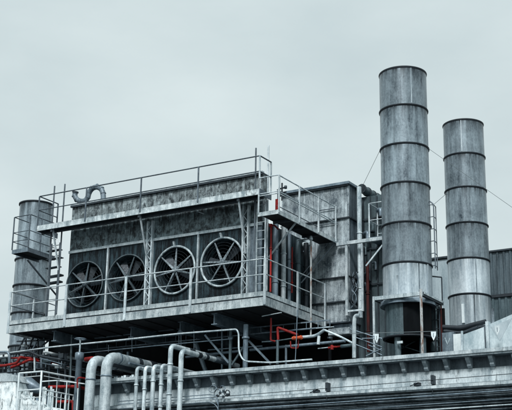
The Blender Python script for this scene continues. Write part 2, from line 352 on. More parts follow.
m = MB(); m.box((XC0, YW+.9, ZB0), (XC1, YW+.95, ZBM)); m.box((XC0, YW+.06, ZB0-.02), (XC1, YW+.9, ZB0)); m.box((XC0, YW+.06, ZBM), (XC1, YW+.9, ZBM+.03)); m.build('plenum', M_BLACK, cu)
MB().box((XC0, YW+.05, ZB0), (XC0+.04, YB-.1, 10.9)).build('left_side', M_DPAN, cu)
MB().box((XC1-.04, YW+.052, ZB0), (XC1, YB-.1, 10.9)).build('right_side', M_DPAN, cu)
MB().box((XC0, YW+.06, 10.85), (XC1-.05, YB-.1, 10.9)).build('roof', M_DARK, cu)
MB().box((XC0, YW+.3, 10.9), (XC1, YW+.34, ZB1-.06)).build('parapet_back', M_DPAN, cu)
for x in (XC0, XC1-.04): MB().box((x, YW+.052, 10.9), (x+.04, YW+.299, ZB1-.06)).build('parapet_end', M_PARA, cu)
MB().box((XC0, YB-.1, ZB0), (XC1, YB-.05, 10.9)).build('back_side', M_DPAN, cu)
for k in (1, 3):
    MB().box((posts[k]-.03, YW-.07, ZB0+.1), (posts[k]+.03, YW-.002, ZBM-.055)).build('mullion', M_RAIL, cu)
for k in (2, 4):    # laced truss columns
    x = posts[k]; m = MB()
    for s_ in (-.10, .10): m.box((x+s_-.03, YW-.13, ZB0+.1), (x+s_+.03, YW-.002, 11.46))
    z = ZB0+.2; q = 1
    while z < 11.2:
        m.bar((x-.08*q, YW-.10, z), (x+.08*q, YW-.10, z+.22), .02, .035, (0, 1, 0)); z += .22; q = -q
    m.build('truss_column', M_RAIL, cu)
for i, c in enumerate(fc):
    bright = i >= 2; rm = M_RING2 if bright else M_RING1; bm_ = M_BLADE if bright else M_BLADD
    rt_ = .04 if bright else .028
    fan = MB().tube([c+V((RF*math.cos(k*math.pi/32), -.06, RF*math.sin(k*math.pi/32))) for k in range(64)], rt_, 0, 12, closed=True).build('fan', rm, cu)
    MB().lathe(c, [(RF-.03, -.9), (RF-.03, .05), (RF+.01, .05), (RF+.01, .0)], 64, 'Y').build('shroud', M_DPAN, fan)
    MB().lathe(c, [(.001, .10), (.07, .10), (.11, .06), (.12, -.2), (.001, -.2)], 28, 'Y').build('hub', bm_, fan)
    a0 = [.35, .15, .62, .95][i]
    for k in range(7 if i == 2 else 6):
        a = a0+k*2*math.pi/(7 if i == 2 else 6); d = V((math.cos(a), 0, math.sin(a))); t = V((-math.sin(a), 0, math.cos(a)))
        r0, r1 = .10, RF-.045; w0, w1 = .042, .018
        ps = [c+d*r0+t*w0, c+d*r0-t*w0, c+d*r1-t*w1, c+d*r1+t*w1]
        ps[0] += V((0, -.015, 0)); ps[1] += V((0, .015, 0))
        MB().prism([q-V((0, .04, 0)) for q in ps], (0, .025, 0)).build('spoke', bm_, fan)
        if not bright or k % 2 == 0:
            w0, w1 = .05, .15; r1 = RF*.82
            ps = [c+d*.12+t*.0, c+d*.12-t*w0*2, c+d*r1-t*w1*1.6, c+d*r1-t*.0]
            ps[1] += V((0, .05, 0)); ps[2] += V((0, .12, 0))
            MB().prism([q+V((0, .10, 0)) for q in ps], (0, .015, 0)).build('blade', M_DARK, fan)
    m = MB()   # wire guard
    for r_ in (.22, .34, .46, .58, .68):
        m.tube([c+V((r_*math.cos(k*math.pi/16), -.075 if bright else .10, r_*math.sin(k*math.pi/16))) for k in range(32)], .004, 0, 5, closed=True)
    m.build('guard', M_DARK, fan)
    if bright:
        MB().bar(c+V((-.04, -.05, RF)), c+V((-.10, -.03, RF+.2)), .07, .05).build('lug', rm, fan)
# clutter on the roof edge: gooseneck vent
gp = [(75.5, 191.5), (74.6, 196), (76.8, 199.6), (81, 201.6), (85.5, 200.8), (88, 197.2), (89, 192.6), (92, 188.4), (97, 186.6), (101.5, 189), (103.2, 193.6), (103.4, 199), (103.1, 212), (102.8, 228)]
gn = thing('gooseneck_pipe', P(90, 205, 'Y', YW+.55), 'thick S-shaped gooseneck pipe rising above the cooling unit roof', 'pipe')
gpp = [P(x, y, 'Y', YW+.55) for x, y in gp]
MB().tube(gpp, .10, .12, 18).build('tube', M_BOXD, gn)
for i_ in range(1, len(gpp)-1):
    d_ = (gpp[i_+1]-gpp[i_-1]).normalized(); MB().tube([gpp[i_]-d_*.014, gpp[i_]+d_*.014], .112, 0, 18).build('joint_band', M_PIPEB if i_ % 2 else M_BOXD, gn)
MB().tube([gpp[0], gpp[0]+(gpp[1]-gpp[0]).normalized()*.05], .125, 0, 18).build('mouth_flange', M_DARK, gn)

# ================================================================== walkways
def railing(par, base, top_h, ext_posts, mat, closed_posts=None, mids=(.52,), r=.024, post=(.06, .03), drop=0):
    # base: list of points on the deck edge; rails follow them
    hr = MB().tube([p+V((0, 0, top_h)) for p in base], r, .05, 8); hr.build('handrail', mat, par)
    for q in mids: MB().tube([p+V((0, 0, top_h*q)) for p in base], r*.85, .03, 8).build('mid_rail', mat, par)
    for p in ext_posts:
        MB().bar(p-V((0, 0, drop)), V((p.x, p.y, base[0].z+top_h)), post[0], post[1], (0, 1, 0)).build('post', mat, par)

# lower walkway
lw = thing('lower_walkway', (-23.9, YD, ZDB), 'long lower walkway in front of the fans with pale edge beam and two-bar railing', 'walkway')
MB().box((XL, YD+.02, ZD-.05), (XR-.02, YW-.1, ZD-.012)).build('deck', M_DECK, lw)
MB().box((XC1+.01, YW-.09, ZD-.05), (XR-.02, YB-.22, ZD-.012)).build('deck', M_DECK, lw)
def edge_beam(a, b, nrm):     # channel: top flange, web, bottom flange
    a = V(a); b = V(b); n_ = V(nrm)
    m = MB(); d = (b-a).normalized(); Z = V((0, 0, 1))
    m.bar(a+n_*.0+Z*(ZD-.075), b+n_*.0+Z*(ZD-.075), .05, .15)
    m.build('kick_plate', M_PAINT, lw)
    MB().bar(a-n_*.02+Z*(ZD-.175), b-n_*.02+Z*(ZD-.175), .04, .046).build('web_groove', M_DARK, lw)
    MB().bar(a+n_*.012+Z*(ZDB+.135), b+n_*.012+Z*(ZDB+.135), .06, .27).build('edge_beam', M_PAINT, lw)
edge_beam((XL, YD, 0), (XR-.03, YD, 0), (0, -1, 0))
edge_beam((XR, YD-.03, 0), (XR, YB-.2, 0), (1, 0, 0))
edge_beam((XL-.001, YD+.05, 0), (XL-.001, YW+.4, 0), (-1, 0, 0))
zr_ = P(265, 258.4, 'Y', YD).z-ZD
pxs = [P(x, 290, 'Y', YD-.04).x for x in (66.8, 126, 190.8)]
lp = [V((XL, YD-.045, ZD))]+[V((x, YD-.06, ZD)) for x in pxs]+[V((XR+.01, YD-.045, ZD))]
base = [V((XL+.02, YW+.35, ZD)), V((XL+.02, YD, ZD)), V((XR, YD, ZD)), V((XR, YB-.22, ZD))]
railing(lw, base, zr_, [], M_RAIL)
for i, p in enumerate(lp):
    MB().box((p.x-.045, p.y-.02, ZDB+.02 if i else ZDB), (p.x+.045, p.y+.02, ZD+zr_)).build('post', M_RAIL, lw)
for x, y in ((297.5, 300), (325, 310)):
    yy = P(x, y, 'X', XR+.05).y; MB().box((XR+.035, yy-.045, ZDB+.02), (XR+.07, yy+.045, ZD+zr_)).build('post', M_RAIL, lw)
MB().box((XL+.0, YW+.32, ZD), (XL+.04, YW+.38, ZD+zr_)).build('post', M_RAIL, lw)
# diagonal wind braces seen at the left end of the railing
for a, b in (((14, 291.5), (57, 306)), ((12, 306), (44, 314.5))):
    A = P(*a, 'Y', YD+.08); B = P(*b, 'Y', YD+1.0); MB().tube([A, B], .02, 0, 6).build('brace', M_RAILD, lw)
for x_ in (38, 97, 158, 224, 245):     # splice plates with bolts on the edge beam
    q = P(x_, 325, 'Y', YD-.02); sp_ = MB().box((q.x-.05, YD-.03, ZDB+.03), (q.x+.05, YD-.019, ZDB+.24)).build('splice_plate', M_PAINT, lw)
    for dz in (.06, .20):
        MB().lathe((q.x, YD-.03, ZDB+dz), [(.001, .012), (.012, .012), (.012, 0)], 8, 'Y').build('bolt', M_DARK, sp_)
# cross beams under the walkway
def stub(x, y, w, Y0=YD+.25):
    p = P(x, y, 'Y', Y0)
    return MB().ibeam((p.x, Y0, ZDB-.20), (p.x, YB, ZDB-.20), .22, .38, .03).build('cross_beam', M_PIPEB, lw)
stub(54, 334, 0); stub(214, 322, 0); stub(131, 330, 0, YD+.9); stub(180, 330, 0, YD+.9)
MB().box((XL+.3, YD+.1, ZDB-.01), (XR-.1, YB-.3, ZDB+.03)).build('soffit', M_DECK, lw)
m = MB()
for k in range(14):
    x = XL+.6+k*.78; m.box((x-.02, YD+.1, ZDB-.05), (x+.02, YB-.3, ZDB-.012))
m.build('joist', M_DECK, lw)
tag(MB().tube([P(262, 316.3, 'Y', YD+.5), P(281.5, 312.6, 'Y', YD+.35)], .018, 0, 6).build('rod', M_PIPE), 'short pale rod slung under the right end of the lower walkway', 'rod')

# upper walkway
XU0, XU1 = -28.33, -18.75
uw = thing('upper_walkway', (-23.5, YD, ZUB), 'upper walkway along the roof edge with white edge board and dark handrail', 'walkway')
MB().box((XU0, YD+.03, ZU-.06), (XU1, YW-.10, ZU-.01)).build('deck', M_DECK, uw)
MB().box((XU0, YD-.02, ZUB), (XU1, YD+.02, ZU)).build('edge_board', M_PAINT, uw)
MB().box((XU0-.03, YD-.02, ZUB), (XU0-.002, YW+.3, ZU)).build('edge_board', M_RAILD, uw)
MB().box((XU1+.002, YD-.018, ZUB), (XU1+.03, YW-.12, ZU)).build('edge_board', M_RAILD, uw)
MB().box((XU0, YD+.25, ZUB-.06), (XU1, YD+.33, ZUB+.03)).build('stringer', M_DARK, uw)
hU = P(259.4, 155.8, 'Y', YD).z-ZU
base = [V((XU0, YW+.2, ZU)), V((XU0, YD, ZU)), V((XU1, YD, ZU)), V((XU1, YW-.12, ZU))]
railing(uw, base, hU, [V((P(x, 190, 'Y', YD).x, YD-.035, ZU-.12)) for x in (87.3, 141.5, 198.5)], M_RAILD, mids=(.53,), r=.024, post=(.05, .03))
for p in (base[0], base[1], base[2], base[3]): MB().bar(p, p+V((0, 0, hU)), .05, .03, (0, 1, 0)).build('post', M_RAIL if p.x > -20 else M_RAILD, uw)
for (x, y, x2, y2) in ((51.8, 224, 58.5, 270), (139, 212, 148.5, 268), (238, 198, 245.5, 253.5)):
    a = P(x, y, 'Y', YD+.02); b = P(x2, y2, 'X', a.x); b.y = min(b.y, YW-.14)
    MB().bar(a+V((0, .03, -.0)), b, .05, .05).build('strut', M_RAIL, uw)
    MB().box((a.x-.05, YD+.021, ZUB-.10), (a.x+.05, YD+.05, ZUB-.0)).build('gusset', M_DARK, uw)
tag(MB().bar(P(190.3, 208.8, 'Y', YD+.5), P(204, 214, 'Y', YD+.75), .035, .03).build('hanging_rod', M_PIPE), 'short pale rod hanging under the upper walkway above the third fan', 'rod')

# side walkway (upper right, running back)
ZS = 10.88; XS0, XS1 = -18.80, -18.03
sw = thing('side_walkway', (-18.4, YD, ZS-.15), 'narrow raised side walkway running back to the grey casing, pale edge, dark underside', 'walkway')
MB().box((XS0+.02, YD+.03, ZS-.06), (XS1-.03, YB-.02, ZS-.02)).build('deck', M_DECK, sw)
MB().box((XS0, YD, ZS-.14), (XS1-.03, YD+.03, ZS)).build('edge_beam', M_PAINT, sw)
MB().box((XS1-.03, YD-.001, ZS-.14), (XS1+.005, YB-.02, ZS)).build('edge_beam', M_PAINT, sw)
for yy in (YD+.9, YD+1.9, YD+2.9): MB().box((XS0+.05, yy, ZS-.15), (XS1-.035, yy+.08, ZS-.065)).build('joist', M_DARK, sw)
hS = P(278.1, 174.9, 'Y', YD).z-ZS
b0, b1, b2 = V((XS0+.03, YD, ZS)), V((XS1, YD, ZS)), V((XS1, YB-.06, ZS))
railing(sw, [b0, b1, b2], hS, [], M_RAIL, mids=(.53, .47), r=.022)
railing(sw, [V((XS0+.03, YD+1.2, ZS)), V((XS0+.03, YB-.06, ZS))], hS*.95, [V((XS0+.03, YD+1.25, ZS)), V((XS0+.03, YD+2.7, ZS))], M_RAILD, mids=(.5,), r=.018, post=(.035, .03))
for x, y in ((259.8, 190),): MB().bar(b0-V((0, 0, .05)), b0+V((0, 0, hS)), .05, .03).build('post', M_RAIL, sw)
for yv in [YD+.02]+[P(x, 215, 'X', XS1).y for x in (298.9, 318, 335.2)]:
    MB().bar((XS1+.02, yv, ZS-.1), (XS1+.02, yv, ZS+hS), .05, .04).build('post', M_RAIL, sw)
for f_ in (1.0, .53): MB().tube([(XS1, YB-.06, ZS+hS*f_), (XS1-.72, YB-.06, ZS+hS*f_)], .018, 0, 6).build('end_rail', M_RAILD, sw)
a = P(297.5, 220.5, 'X', XS1-.02); b = P(268.5, 257.5, 'X', XC1+.1); MB().bar(a, b, .05, .045).build('brace', M_RAIL, sw)
a = P(336.5, 241, 'X', XS1-.02); b = P(301, 283, 'X', XC1+.2); MB().bar(a, b, .04, .04).build('brace', M_RAILD, sw)
a = P(328, 243, 'X', XS1-.25); b = P(299, 279, 'X', XC1+.1); MB().bar(a, b, .03, .03).build('brace', M_RAILD, sw)

# left end platform beside the round tank
YT0 = 32.0
zpl = P(28.3, 247.5, 'Y', YT0).z; xa = P(12.0, 250, 'Y', YT0).x; xb = P(28.3, 247.5, 'Y', YT0).x
yb_ = P(54.5, 262, 'X', xb).y; hp = P(30.7, 214.5, 'Y', YT0).z-zpl
lpf = thing('tank_platform', ((xa+xb)/2, YT0, zpl-.15), 'small railed platform in front of the round tank at the left end', 'platform')
MB().box((xa+.02, YT0+.03, zpl-.05), (xb-.03, yb_, zpl-.01)).build('deck', M_DECK, lpf)
MB().box((xa, YT0, zpl-.15), (xb-.03, YT0+.03, zpl)).build('edge_beam', M_PIPEB, lpf)
MB().box((xb-.03, YT0-.001, zpl-.16), (xb, yb_, zpl+.01)).build('edge_beam', M_RAILD, lpf)
MB().box((xa, YT0+.031, zpl-.15), (xa+.03, yb_, zpl)).build('edge_beam', M_RAILD, lpf)
railing(lpf, [V((xa, yb_*.6+YT0*.4, zpl)), V((xa, YT0, zpl)), V((xb, YT0, zpl)), V((xb, yb_, zpl))], hp, [V((xa, YT0, zpl)), V((xb, YT0-.01, zpl))]+[V((xb+.01, YT0+(yb_-YT0)*k, zpl)) for k in (.42, .8)], M_RAILD, mids=(.52, .25), r=.02, post=(.045, .03))
a = P(27.5, 260, 'X', xb-.1); b = P(57, 296, 'X', xb+.4); MB().bar(a, b, .05, .05).build('brace', M_DARK, lpf)

# ------------------------------------------------------------------ poles and ladders at the unit's ends
def pole(name, label, x0, y0, x1, y1, Y, r, mat, group=None, cat='pole'):
    a = P(x0, y0, 'Y', Y); b = P(x0, y0, 'Y', Y); b.z = P(x1, y1, 'Y', Y).z
    return tag(MB().tube([b, a], r, 0, 8).build(name, mat), label, cat, group)
g = 'scaffold poles standing above the upper walkway'
pole('scaffold_pole', 'left pole of the pair rising at the left end of the upper walkway', 54.7, 186, 48, 318, YD+.45, .028, M_RAILD, g)
pole('scaffold_pole', 'right pole of the pair rising at the left end of the upper walkway', 65, 184, 60, 314, YD+.45, .028, M_RAILD, g)
pole('scaffold_pole', 'shorter dark pole rising above the right corner of the upper walkway', 256, 148, 256, 292, YD+.5, .028, M_RAILD, g)
pole('scaffold_pole', 'tallest pole, rising right of the right corner of the upper walkway', 268.4, 145.5, 267, 291, YD+.9, .035, M_RAIL, g)
def ladder(label, xa_, xb_, y, z0, z1, rm, yl=None, cat='ladder', step=.3, r=.02):
    t = thing('ladder', ((xa_+xb_)/2, y, z0), label, cat)
    for x in (xa_, xb_): MB().bar((x, y, z0), (x, y, z1), .05, .02, (0, 1, 0)).build('rail', rm, t)
    z = z0+.15
    while z < z1-.05: MB().tube([(xa_+.024, y, z), (xb_-.024, y, z)], .013, 0, 6).build('rung', rm, t); z += step
    return t
xl0, xl1 = P(256.5, 250, 'Y', YW-.18).x, P(265, 250, 'Y', YW-.18).x
ladder('pale ladder at the right end of the fan wall up to the side walkway', xl0, xl1, YW-.18, ZD, 11.45, M_RAIL)
xl0, xl1 = P(49.5, 280, 'Y', YW+.5).x, P(57.5, 280, 'Y', YW+.5).x
ladder('dark ladder between the round tank and the left end of the cooling unit', xl0, xl1, YW+.5, ZD, 11.4, M_RAILD, step=.42)
# dark frames left of the unit
t = thing('stair_treads', (XC0-.7, YW+.9, ZD), 'dark treads stacked behind the left ladder above the lower walkway', 'stairs')
for k, (x, y) in enumerate(((54, 283), (55, 276.5), (53, 268), (55, 259), (54, 251))):
    p = P(x, y, 'Y', YW+1.1); MB().bar(p-V((.3, 0, 0)), p+V((.35, 0, .02)), .2, .06 if k < 2 else .03).build('tread', M_DARK, t)

# ================================================================== pipe bank at the right end of the unit
def vpipe(x, y0, y1, plane, v, r, mat, label, name='standpipe', group=None, cat='pipe', seg=12):
    ym = (y0+y1)/2; p = P(x, ym, plane, v); a = p.copy(); b = p.copy()
    k = math.hypot(p.x, p.y)
    for q, yy in ((a, y0), (b, y1)):
        d = cF*F_PX+cR*(x-256)+cU*(205-yy); q.z = d.z*k/math.hypot(d.x, d.y)
    t = thing(name, (p.x, p.y, b.z), label, cat, group)
    MB().tube([b, a], r, 0, seg).build('tube', mat, t)
    zz = [b.z+(a.z-b.z)*f for f in (.22, .64)]
    for z in zz: MB().lathe((p.x, p.y, z), [(r+.001, -.02), (r+.018, -.02), (r+.018, .02), (r+.001, .02)], seg).build('clip', mat, t)
    return t
gp_ = 'vertical pipes between the fan unit and the grey casing'
vpipe(275.4, 222, 300, 'X', XC1+.18, .10, M_PIPEB, 'grey standpipe just right of the first red pipe', group=gp_)
vpipe(283.5, 226, 304, 'X', XC1+.18, .085, M_RAIL, 'pale standpipe midway between the two red pipes', group=gp_)
vpipe(289, 234, 306, 'X', XC1+.16, .07, M_PIPEB, 'darker standpipe just left of the second red pipe', group=gp_)
vpipe(298, 240, 306, 'X', XC1+.2, .09, M_TEAL, 'dark teal standpipe just right of the second red pipe', group=gp_)
vpipe(306, 243, 310, 'X', XC1+.2, .08, M_DARK, 'rightmost dark standpipe under the side walkway', group=gp_)
rp_ = 'red vertical pipes under the side walkway'
t = vpipe(270.8, 224, 292, 'X', XC1+.35, .032, M_RED, 'bright red vertical pipe right of the ladder, with a bent top', name='red_pipe', group=rp_)
a = P(270.8, 225, 'X', XC1+.35); MB().tube([a, a+V((0, .25, .05)), a+V((0, .5, -.02))], .03, .05, 8).build('elbow', M_RED, t)
MB().lathe(a+V((0, 0, -.02)), [(.03, -.05), (.06, -.05), (.06, .05), (.03, .05)], 10).build('valve', M_RED, t)
vpipe(292, 247, 293, 'X', XC1+.3, .028, M_RED, 'dull red vertical pipe midway under the side walkway', name='red_pipe', group=rp_)
# rusty pole with flanged head right of them
t = thing('rusty_pole', P(311.6, 336, 'Y', YB-1.6), 'thin rust-streaked pole with flanged head in front of the grey casing', 'pole')
a = P(311, 237.5, 'Y', YB-1.6); b = a.copy(); b.z = P(312.2, 337, 'Y', YB-1.6).z
MB().tube([b, a], .032, 0, 10).build('shaft', M_RUSTP, t); MB().lathe(a, [(.033, -.09), (.062, -.09), (.062, -.02), (.045, 0), (.045, .05), (.001, .05)], 14).build('head', M_PIPE, t)
MB().tube([a+V((0, 0, -.05)), a+V((-.35, .1, .0)), a+V((-.6, .15, .0))], .022, .05, 8).build('arm', M_PIPE, t)
# horizontal ducts in the dark recess
tag(MB().tube([P(297, 246, 'Y', YB-.5), P(311, 243.5, 'Y', YB-.5)], .10, 0, 14).build('duct', M_PIPE), 'short pale duct in the dark recess under the side walkway', 'duct')
tag(MB().tube([P(297, 252.5, 'Y', YB-.5), P(309.5, 251, 'Y', YB-.5)], .035, 0, 10).build('duct', M_PIPEB), 'thin pale pipe just below the duct under the side walkway', 'pipe')
# small valve cluster at the walkway corner
vp = P(282, 192, 'Y', YW+.6); t = thing('valve_cluster', vp, 'small dark cross-shaped valve standing behind the side walkway railing', 'valve')
MB().tube([vp+V((0, 0, -.3)), vp+V((0, 0, .32))], .03, 0, 8).build('stem', M_DARK, t)
for dz, w in ((.12, .14), (-.05, .17)): MB().tube([vp+V((-w, 0, dz)), vp+V((w, 0, dz+.03))], .03, 0, 8).build('branch', M_DARK, t)
MB().lathe(vp+V((.14, 0, .15)), [(.001, -.05), (.05, -.05), (.05, .05), (.001, .05)], 10).build('knob', M_DARK, t)
tag(MB().box(P(277.3, 205, 'Y', YW+.4)-V((.05, .05, .35)), P(277.3, 205, 'Y', YW+.4)+V((.05, .05, .2))).build('red_cabinet', M_RED), 'small red upright box behind the side walkway corner post', 'box')

# ================================================================== grey casing (right of the walkways)
pc = P(348.6, 184.6, 'Y', YB); XG1 = pc.x; ZG1 = pc.z; XG0 = XC1-1.2
ZG0 = P(352.5, 321.5, 'Y', YB).z; YG1 = P(358.6, 188, 'X', XG1).y
gc = thing('grey_casing', ((XG0+XG1)/2, YB, ZG0), 'tall scuffed grey metal casing with ribs, behind the side walkway', 'casing')
zr1 = P(349.5, 217.3, 'Y', YB).z; zr2 = P(345.7, 276.8, 'Y', YB).z; zr3 = P(346.3, 301.2, 'Y', YB).z
lv_ = [ZG0, zr3, zr2, zr1, ZG1]
for i in range(4):
    xm = XG1-1.35
    MB().box((XG0, YB+.004*(i % 2), lv_[i]+.02), (xm-.01, YB+.04, lv_[i+1]-.02)).build('front_panel', M_BOX, gc)
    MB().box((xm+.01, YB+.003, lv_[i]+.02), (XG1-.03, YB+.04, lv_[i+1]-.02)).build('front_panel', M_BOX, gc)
    MB().box((XG1-.04, YB+.05, lv_[i]+.02), (XG1, YG1, lv_[i+1]-.02)).build('side_panel', M_BOXD, gc)  # side face's shade is put into a darker copy of the casing colour
    MB().bar((xm, YB-.012, lv_[i]+.03), (xm, YB-.012, lv_[i+1]-.05), .035, .03, (0, 1, 0)).build('rib', M_BOX, gc)
for z in (zr1, zr2, zr3, ZG0+.0):
    MB().box((XG0, YB-.07, z-.025), (XG1+.03, YB+.03, z+.02)).build('rib', M_DARK, gc)
    MB().box((XG1+.001, YB+.031, z-.025), (XG1+.06, YG1, z+.02)).build('rib', M_DARK, gc)
MB().box((XG1-.06, YB-.02, ZG0+.02), (XG1+.012, YB+.05, ZG1-.02)).build('corner_post', M_BOX, gc)
m = MB().box((XG0-.08, YB-.14, ZG1+.0), (XG1+.08, YG1+.05, ZG1+.10)); m.build('roof', M_PIPEB, gc, bevel=.01)
MB().box((XG0-.05, YB-.10, ZG1-.045), (XG1+.03, YB-.003, ZG1-.002)).build('eave', M_DARK, gc)
MB().box((XG0+.02, YB+.05, ZG0), (XG1-.05, YG1-.01, ZG1-.02)).build('core', M_BLACK, gc)
zbk = P(345, 334, 'Y', YB+.1).z
MB().box((P(333, 328, 'Y', YB+.1).x, YB+.1, zbk), (XG1+.02, YG1, ZG0-.03)).build('plinth', M_BOXD, gc)
tag(MB().box(P(339.5, 331.5, 'Y', YB-.3)-V((.42, .05, .12)), P(339.5, 331.5, 'Y', YB-.3)+V((.4, .3, .12))).build('duct_box', M_BOX, bevel=.02), 'scuffed pale box hanging under the grey casing', 'box')

# frame standing in front of the casing's right corner
ZFR = P(345, 243.5, 'Y', YB-.2).z
fr = thing('steel_portal', P(354, 312, 'Y', YB-.2), 'pale box-section frame between the grey casing and the big chimney', 'frame')
xf = [P(x, 280, 'Y', YB-.2).x for x in (346.8, 362.5)]
zf0 = P(354, 311.5, 'Y', YB-.2).z
for i, x in enumerate(xf): MB().box((x-.045+.015*i, YB-.24, zf0-(.12 if i == 0 else .02)), (x+.045-.015*i, YB-.16, ZFR-.062)).build('post', M_RAIL, fr)
xe = P(383, 237, 'Y', YB-.2).x
MB().box((P(337, 243, 'Y', YB-.2).x, YB-.26, ZFR-.06), (xe, YB-.14, ZFR+.06)).build('beam', M_RAIL, fr)
MB().box((xf[0], YB-.23, zf0), (xf[1], YB-.17, zf0+.06)).build('rail', M_RAIL, fr)
MB().bar(P(366, 266, 'Y', YB-.2), P(383, 244.5, 'Y', YB-.1), .05, .05).build('brace', M_RAIL, fr)
MB().bar(P(352, 279, 'Y', YB+.1), P(361, 301, 'Y', YB+.1), .04, .03).build('brace', M_DARK, fr)
# tangled hoses inside the frame
t = thing('hose_tangle', P(354, 298, 'Y', YB-.05), 'tangle of dark hoses inside the pale frame beside the casing', 'hose')
for k in range(5):
    pts = [P(350.5+random.uniform(0, 8), 272+j*6, 'Y', YB-.08+random.uniform(-.04, .1)) for j in range(7)]
    MB().tube(pts, .016, .1, 6).build('hose', M_DARK if k % 2 else M_PIPEB, t)
# tall vertical channel and horizontal drum right of the casing
vpipe(359.8, 187, 318, 'Y', YB+.15, .085, M_PIPE, 'tall pale vent pipe at the right edge of the grey casing', name='vent_pipe')
vpipe(368, 262, 352, 'Y', YB+.25, .055, M_DRED, 'dull red vertical pipe left of the big chimney base', name='red_column')
a = P(361.5, 188.5, 'Y', YB+.5); b = P(376.3, 197.5, 'X', a.x)
t = thing('exhaust_drum', lerp(a, b, .5), 'dark horizontal exhaust drum on top of the teal cabinet', 'drum')
MB().tube([a, b], .15, 0, 24).build('barrel', M_TEAL, t)
for f in (.0, .35, .7, .98): q = lerp(a, b, f); MB().tube([q, q+(b-a).normalized()*.05], .175, 0, 24).build('hoop', M_DARK, t)
tz1 = P(362, 196, 'Y', YB+.6).z; tx0 = a.x-.35
t = thing('teal_cabinet', (tx0, YB+.5, 9), 'tall dark teal cabinet between the grey casing and the big chimney', 'cabinet')
x1 = P(390, 220, 'Y', YB+1.0).x
MB().box((tx0, YB+.75, ZROOF), (x1, YB+2.2, tz1)).build('shell', M_TEAL, t)
for k in range(5): xx = tx0+(x1-tx0)*k/4.5; MB().box((xx, YB+.70, ZROOF+.1), (xx+.05, YB+.748, tz1-.05)).build('rib', M_DARK, t)
for z in (tz1-.9, tz1-2.0, tz1-3.3): MB().box((tx0, YB+.68, z), (x1, YB+.698, z+.06)).build('strap', M_DARK, t)
for k in range(7):
    xx, yy = random.uniform(364, 381), 208+k*13+random.uniform(-3, 3)
    p = P(xx, yy, 'Y', YB+.5); r_ = random.choice((.06, .08, .11))
    tt = thing('elbow_fitting', p, ['small dark bent fitting %s the big chimney' % w for w in ('highest left of', 'second highest beside', 'third of the bent fittings left of', 'middle one of the fittings beside', 'third lowest of the fittings left of', 'second lowest fitting left of', 'lowest bent fitting left of')][k], 'pipe fitting', 'dark fittings left of the big chimney')
    MB().tube([p+V((-.14, .15, 0)), p+V((.05, 0, 0)), p+V((.05, 0, -.3))], r_*.6, .1, 10).build('bend', M_TEAL if k % 2 else M_PIPEB, tt)
    MB().lathe(p+V((.05, 0, -.3)), [(r_*.6, -.03), (r_*.9, -.03), (r_*.9, .03), (r_*.6, .03)], 12).build('flange', M_DARK, tt)

# ================================================================== chimneys
def polar(x, y, axis_xy, r):      # height of the point on the front of a vertical cylinder seen at (x,y)
    d = cF*F_PX+cR*(x-256)+cU*(205-y); return d.z*(math.hypot(*axis_xy)-r)/math.hypot(d.x, d.y)
def chimney(name, label, cxm, cym, halfw, Y, tops, base_z, seams, secs, group):
    c = P(cxm, cym, 'Y', Y); r = halfw*depth(c)/F_PX; ax = (c.x, c.y)
    zs = [polar(x, y, ax, r) for x, y in tops]
    t = thing(name, (c.x, c.y, base_z), label, 'chimney', group)
    zz = zs+[base_z]
    for i in range(len(zz)-1):
        zt_, zb_ = zz[i], zz[i+1]
        m = MB().lathe((c.x, c.y, 0), [(r, zb_+.001), (r, zt_-.001)], 96)
        if i == 0: m.lathe((c.x, c.y, 0), [(r-.02, zt_-.001), (r-.02, zt_-1.5)], 96); m.lathe((c.x, c.y, 0), [(r, zt_-.001), (r-.02, zt_-.001)], 96)
        else: pass
        ob = m.build('shell_section', secs[i] if i < len(secs) else M_GALV, t)
        # folded vertical seam
        a = seams[i % len(seams)]; cs = math.atan2(-c.y, -c.x)+a
        p = V((c.x+(r+.004)*math.cos(cs), c.y+(r+.004)*math.sin(cs), 0)); tn = V((math.cos(cs), math.sin(cs), 0))
        MB().bar(p+V((0, 0, zb_+.05)), p+V((0, 0, zt_-.05)), .035, .012, tn).build('seam', M_GALVL if i == 0 else M_GALV, ob)
    for i, z in enumerate(zs):
        h = .024 if i else .026; e = .034 if i else .02
        MB().lathe((c.x, c.y, z), [(r+.002, -h-.03), (r+e, -h), (r+e+.004, 0), (r+e, h*.6), (r+.002, h)], 96).build('flange', M_RING, t)
    return t, c, r, zs
CH = 'twin ribbed sheet metal chimneys'
Y1 = 34.6
tops1 = [(402.6, 66.2), (403.4, 103.8), (404.2, 142.2), (404.9, 181.0), (405.9, 220.8), (406.6, 261.0)]
c0 = P(407, 290, 'Y', Y1); r0 = 24.3*depth(P(406.3, 230, 'Y', Y1))/F_PX
zb1 = polar(407.3, 299, (c0.x, c0.y), r0)
ch1, c1, r1, z1 = chimney('chimney', 'taller nearer ribbed chimney standing on a square frame', 406.3, 230, 24.3, Y1, tops1, zb1, (.35, -.42, .5, .55, -.3, .48), [M_GALV, M_GALV, M_GALV, M_GALV, M_GALV, M_GALVL], CH)
for (x, ya, yb2) in ((397.4, 275, 294), (426.4, 262, 293)):
    z_a, z_b = polar(x, ya, (c1.x, c1.y), r1), polar(x, yb2, (c1.x, c1.y), r1)
    ang = math.asin(max(-1, min(1, (x-407)/24.5)))+math.atan2(-c1.y, -c1.x)+.0
    p = V((c1.x+(r1+.02)*math.cos(ang), c1.y+(r1+.02)*math.sin(ang), 0)); tn = V((math.cos(ang), math.sin(ang), 0))
    MB().bar(p+V((0, 0, z_b)), p+V((0, 0, z_a)), .05, .04, tn).build('stiffener', M_GALVL, ch1)
tops2 = [(463, 118.8), (463.7, 152.2), (464.9, 185.9), (466.2, 221.4), (467.4, 257.0), (468.8, 293)]
Y2 = 39.4
zb2 = 5.2
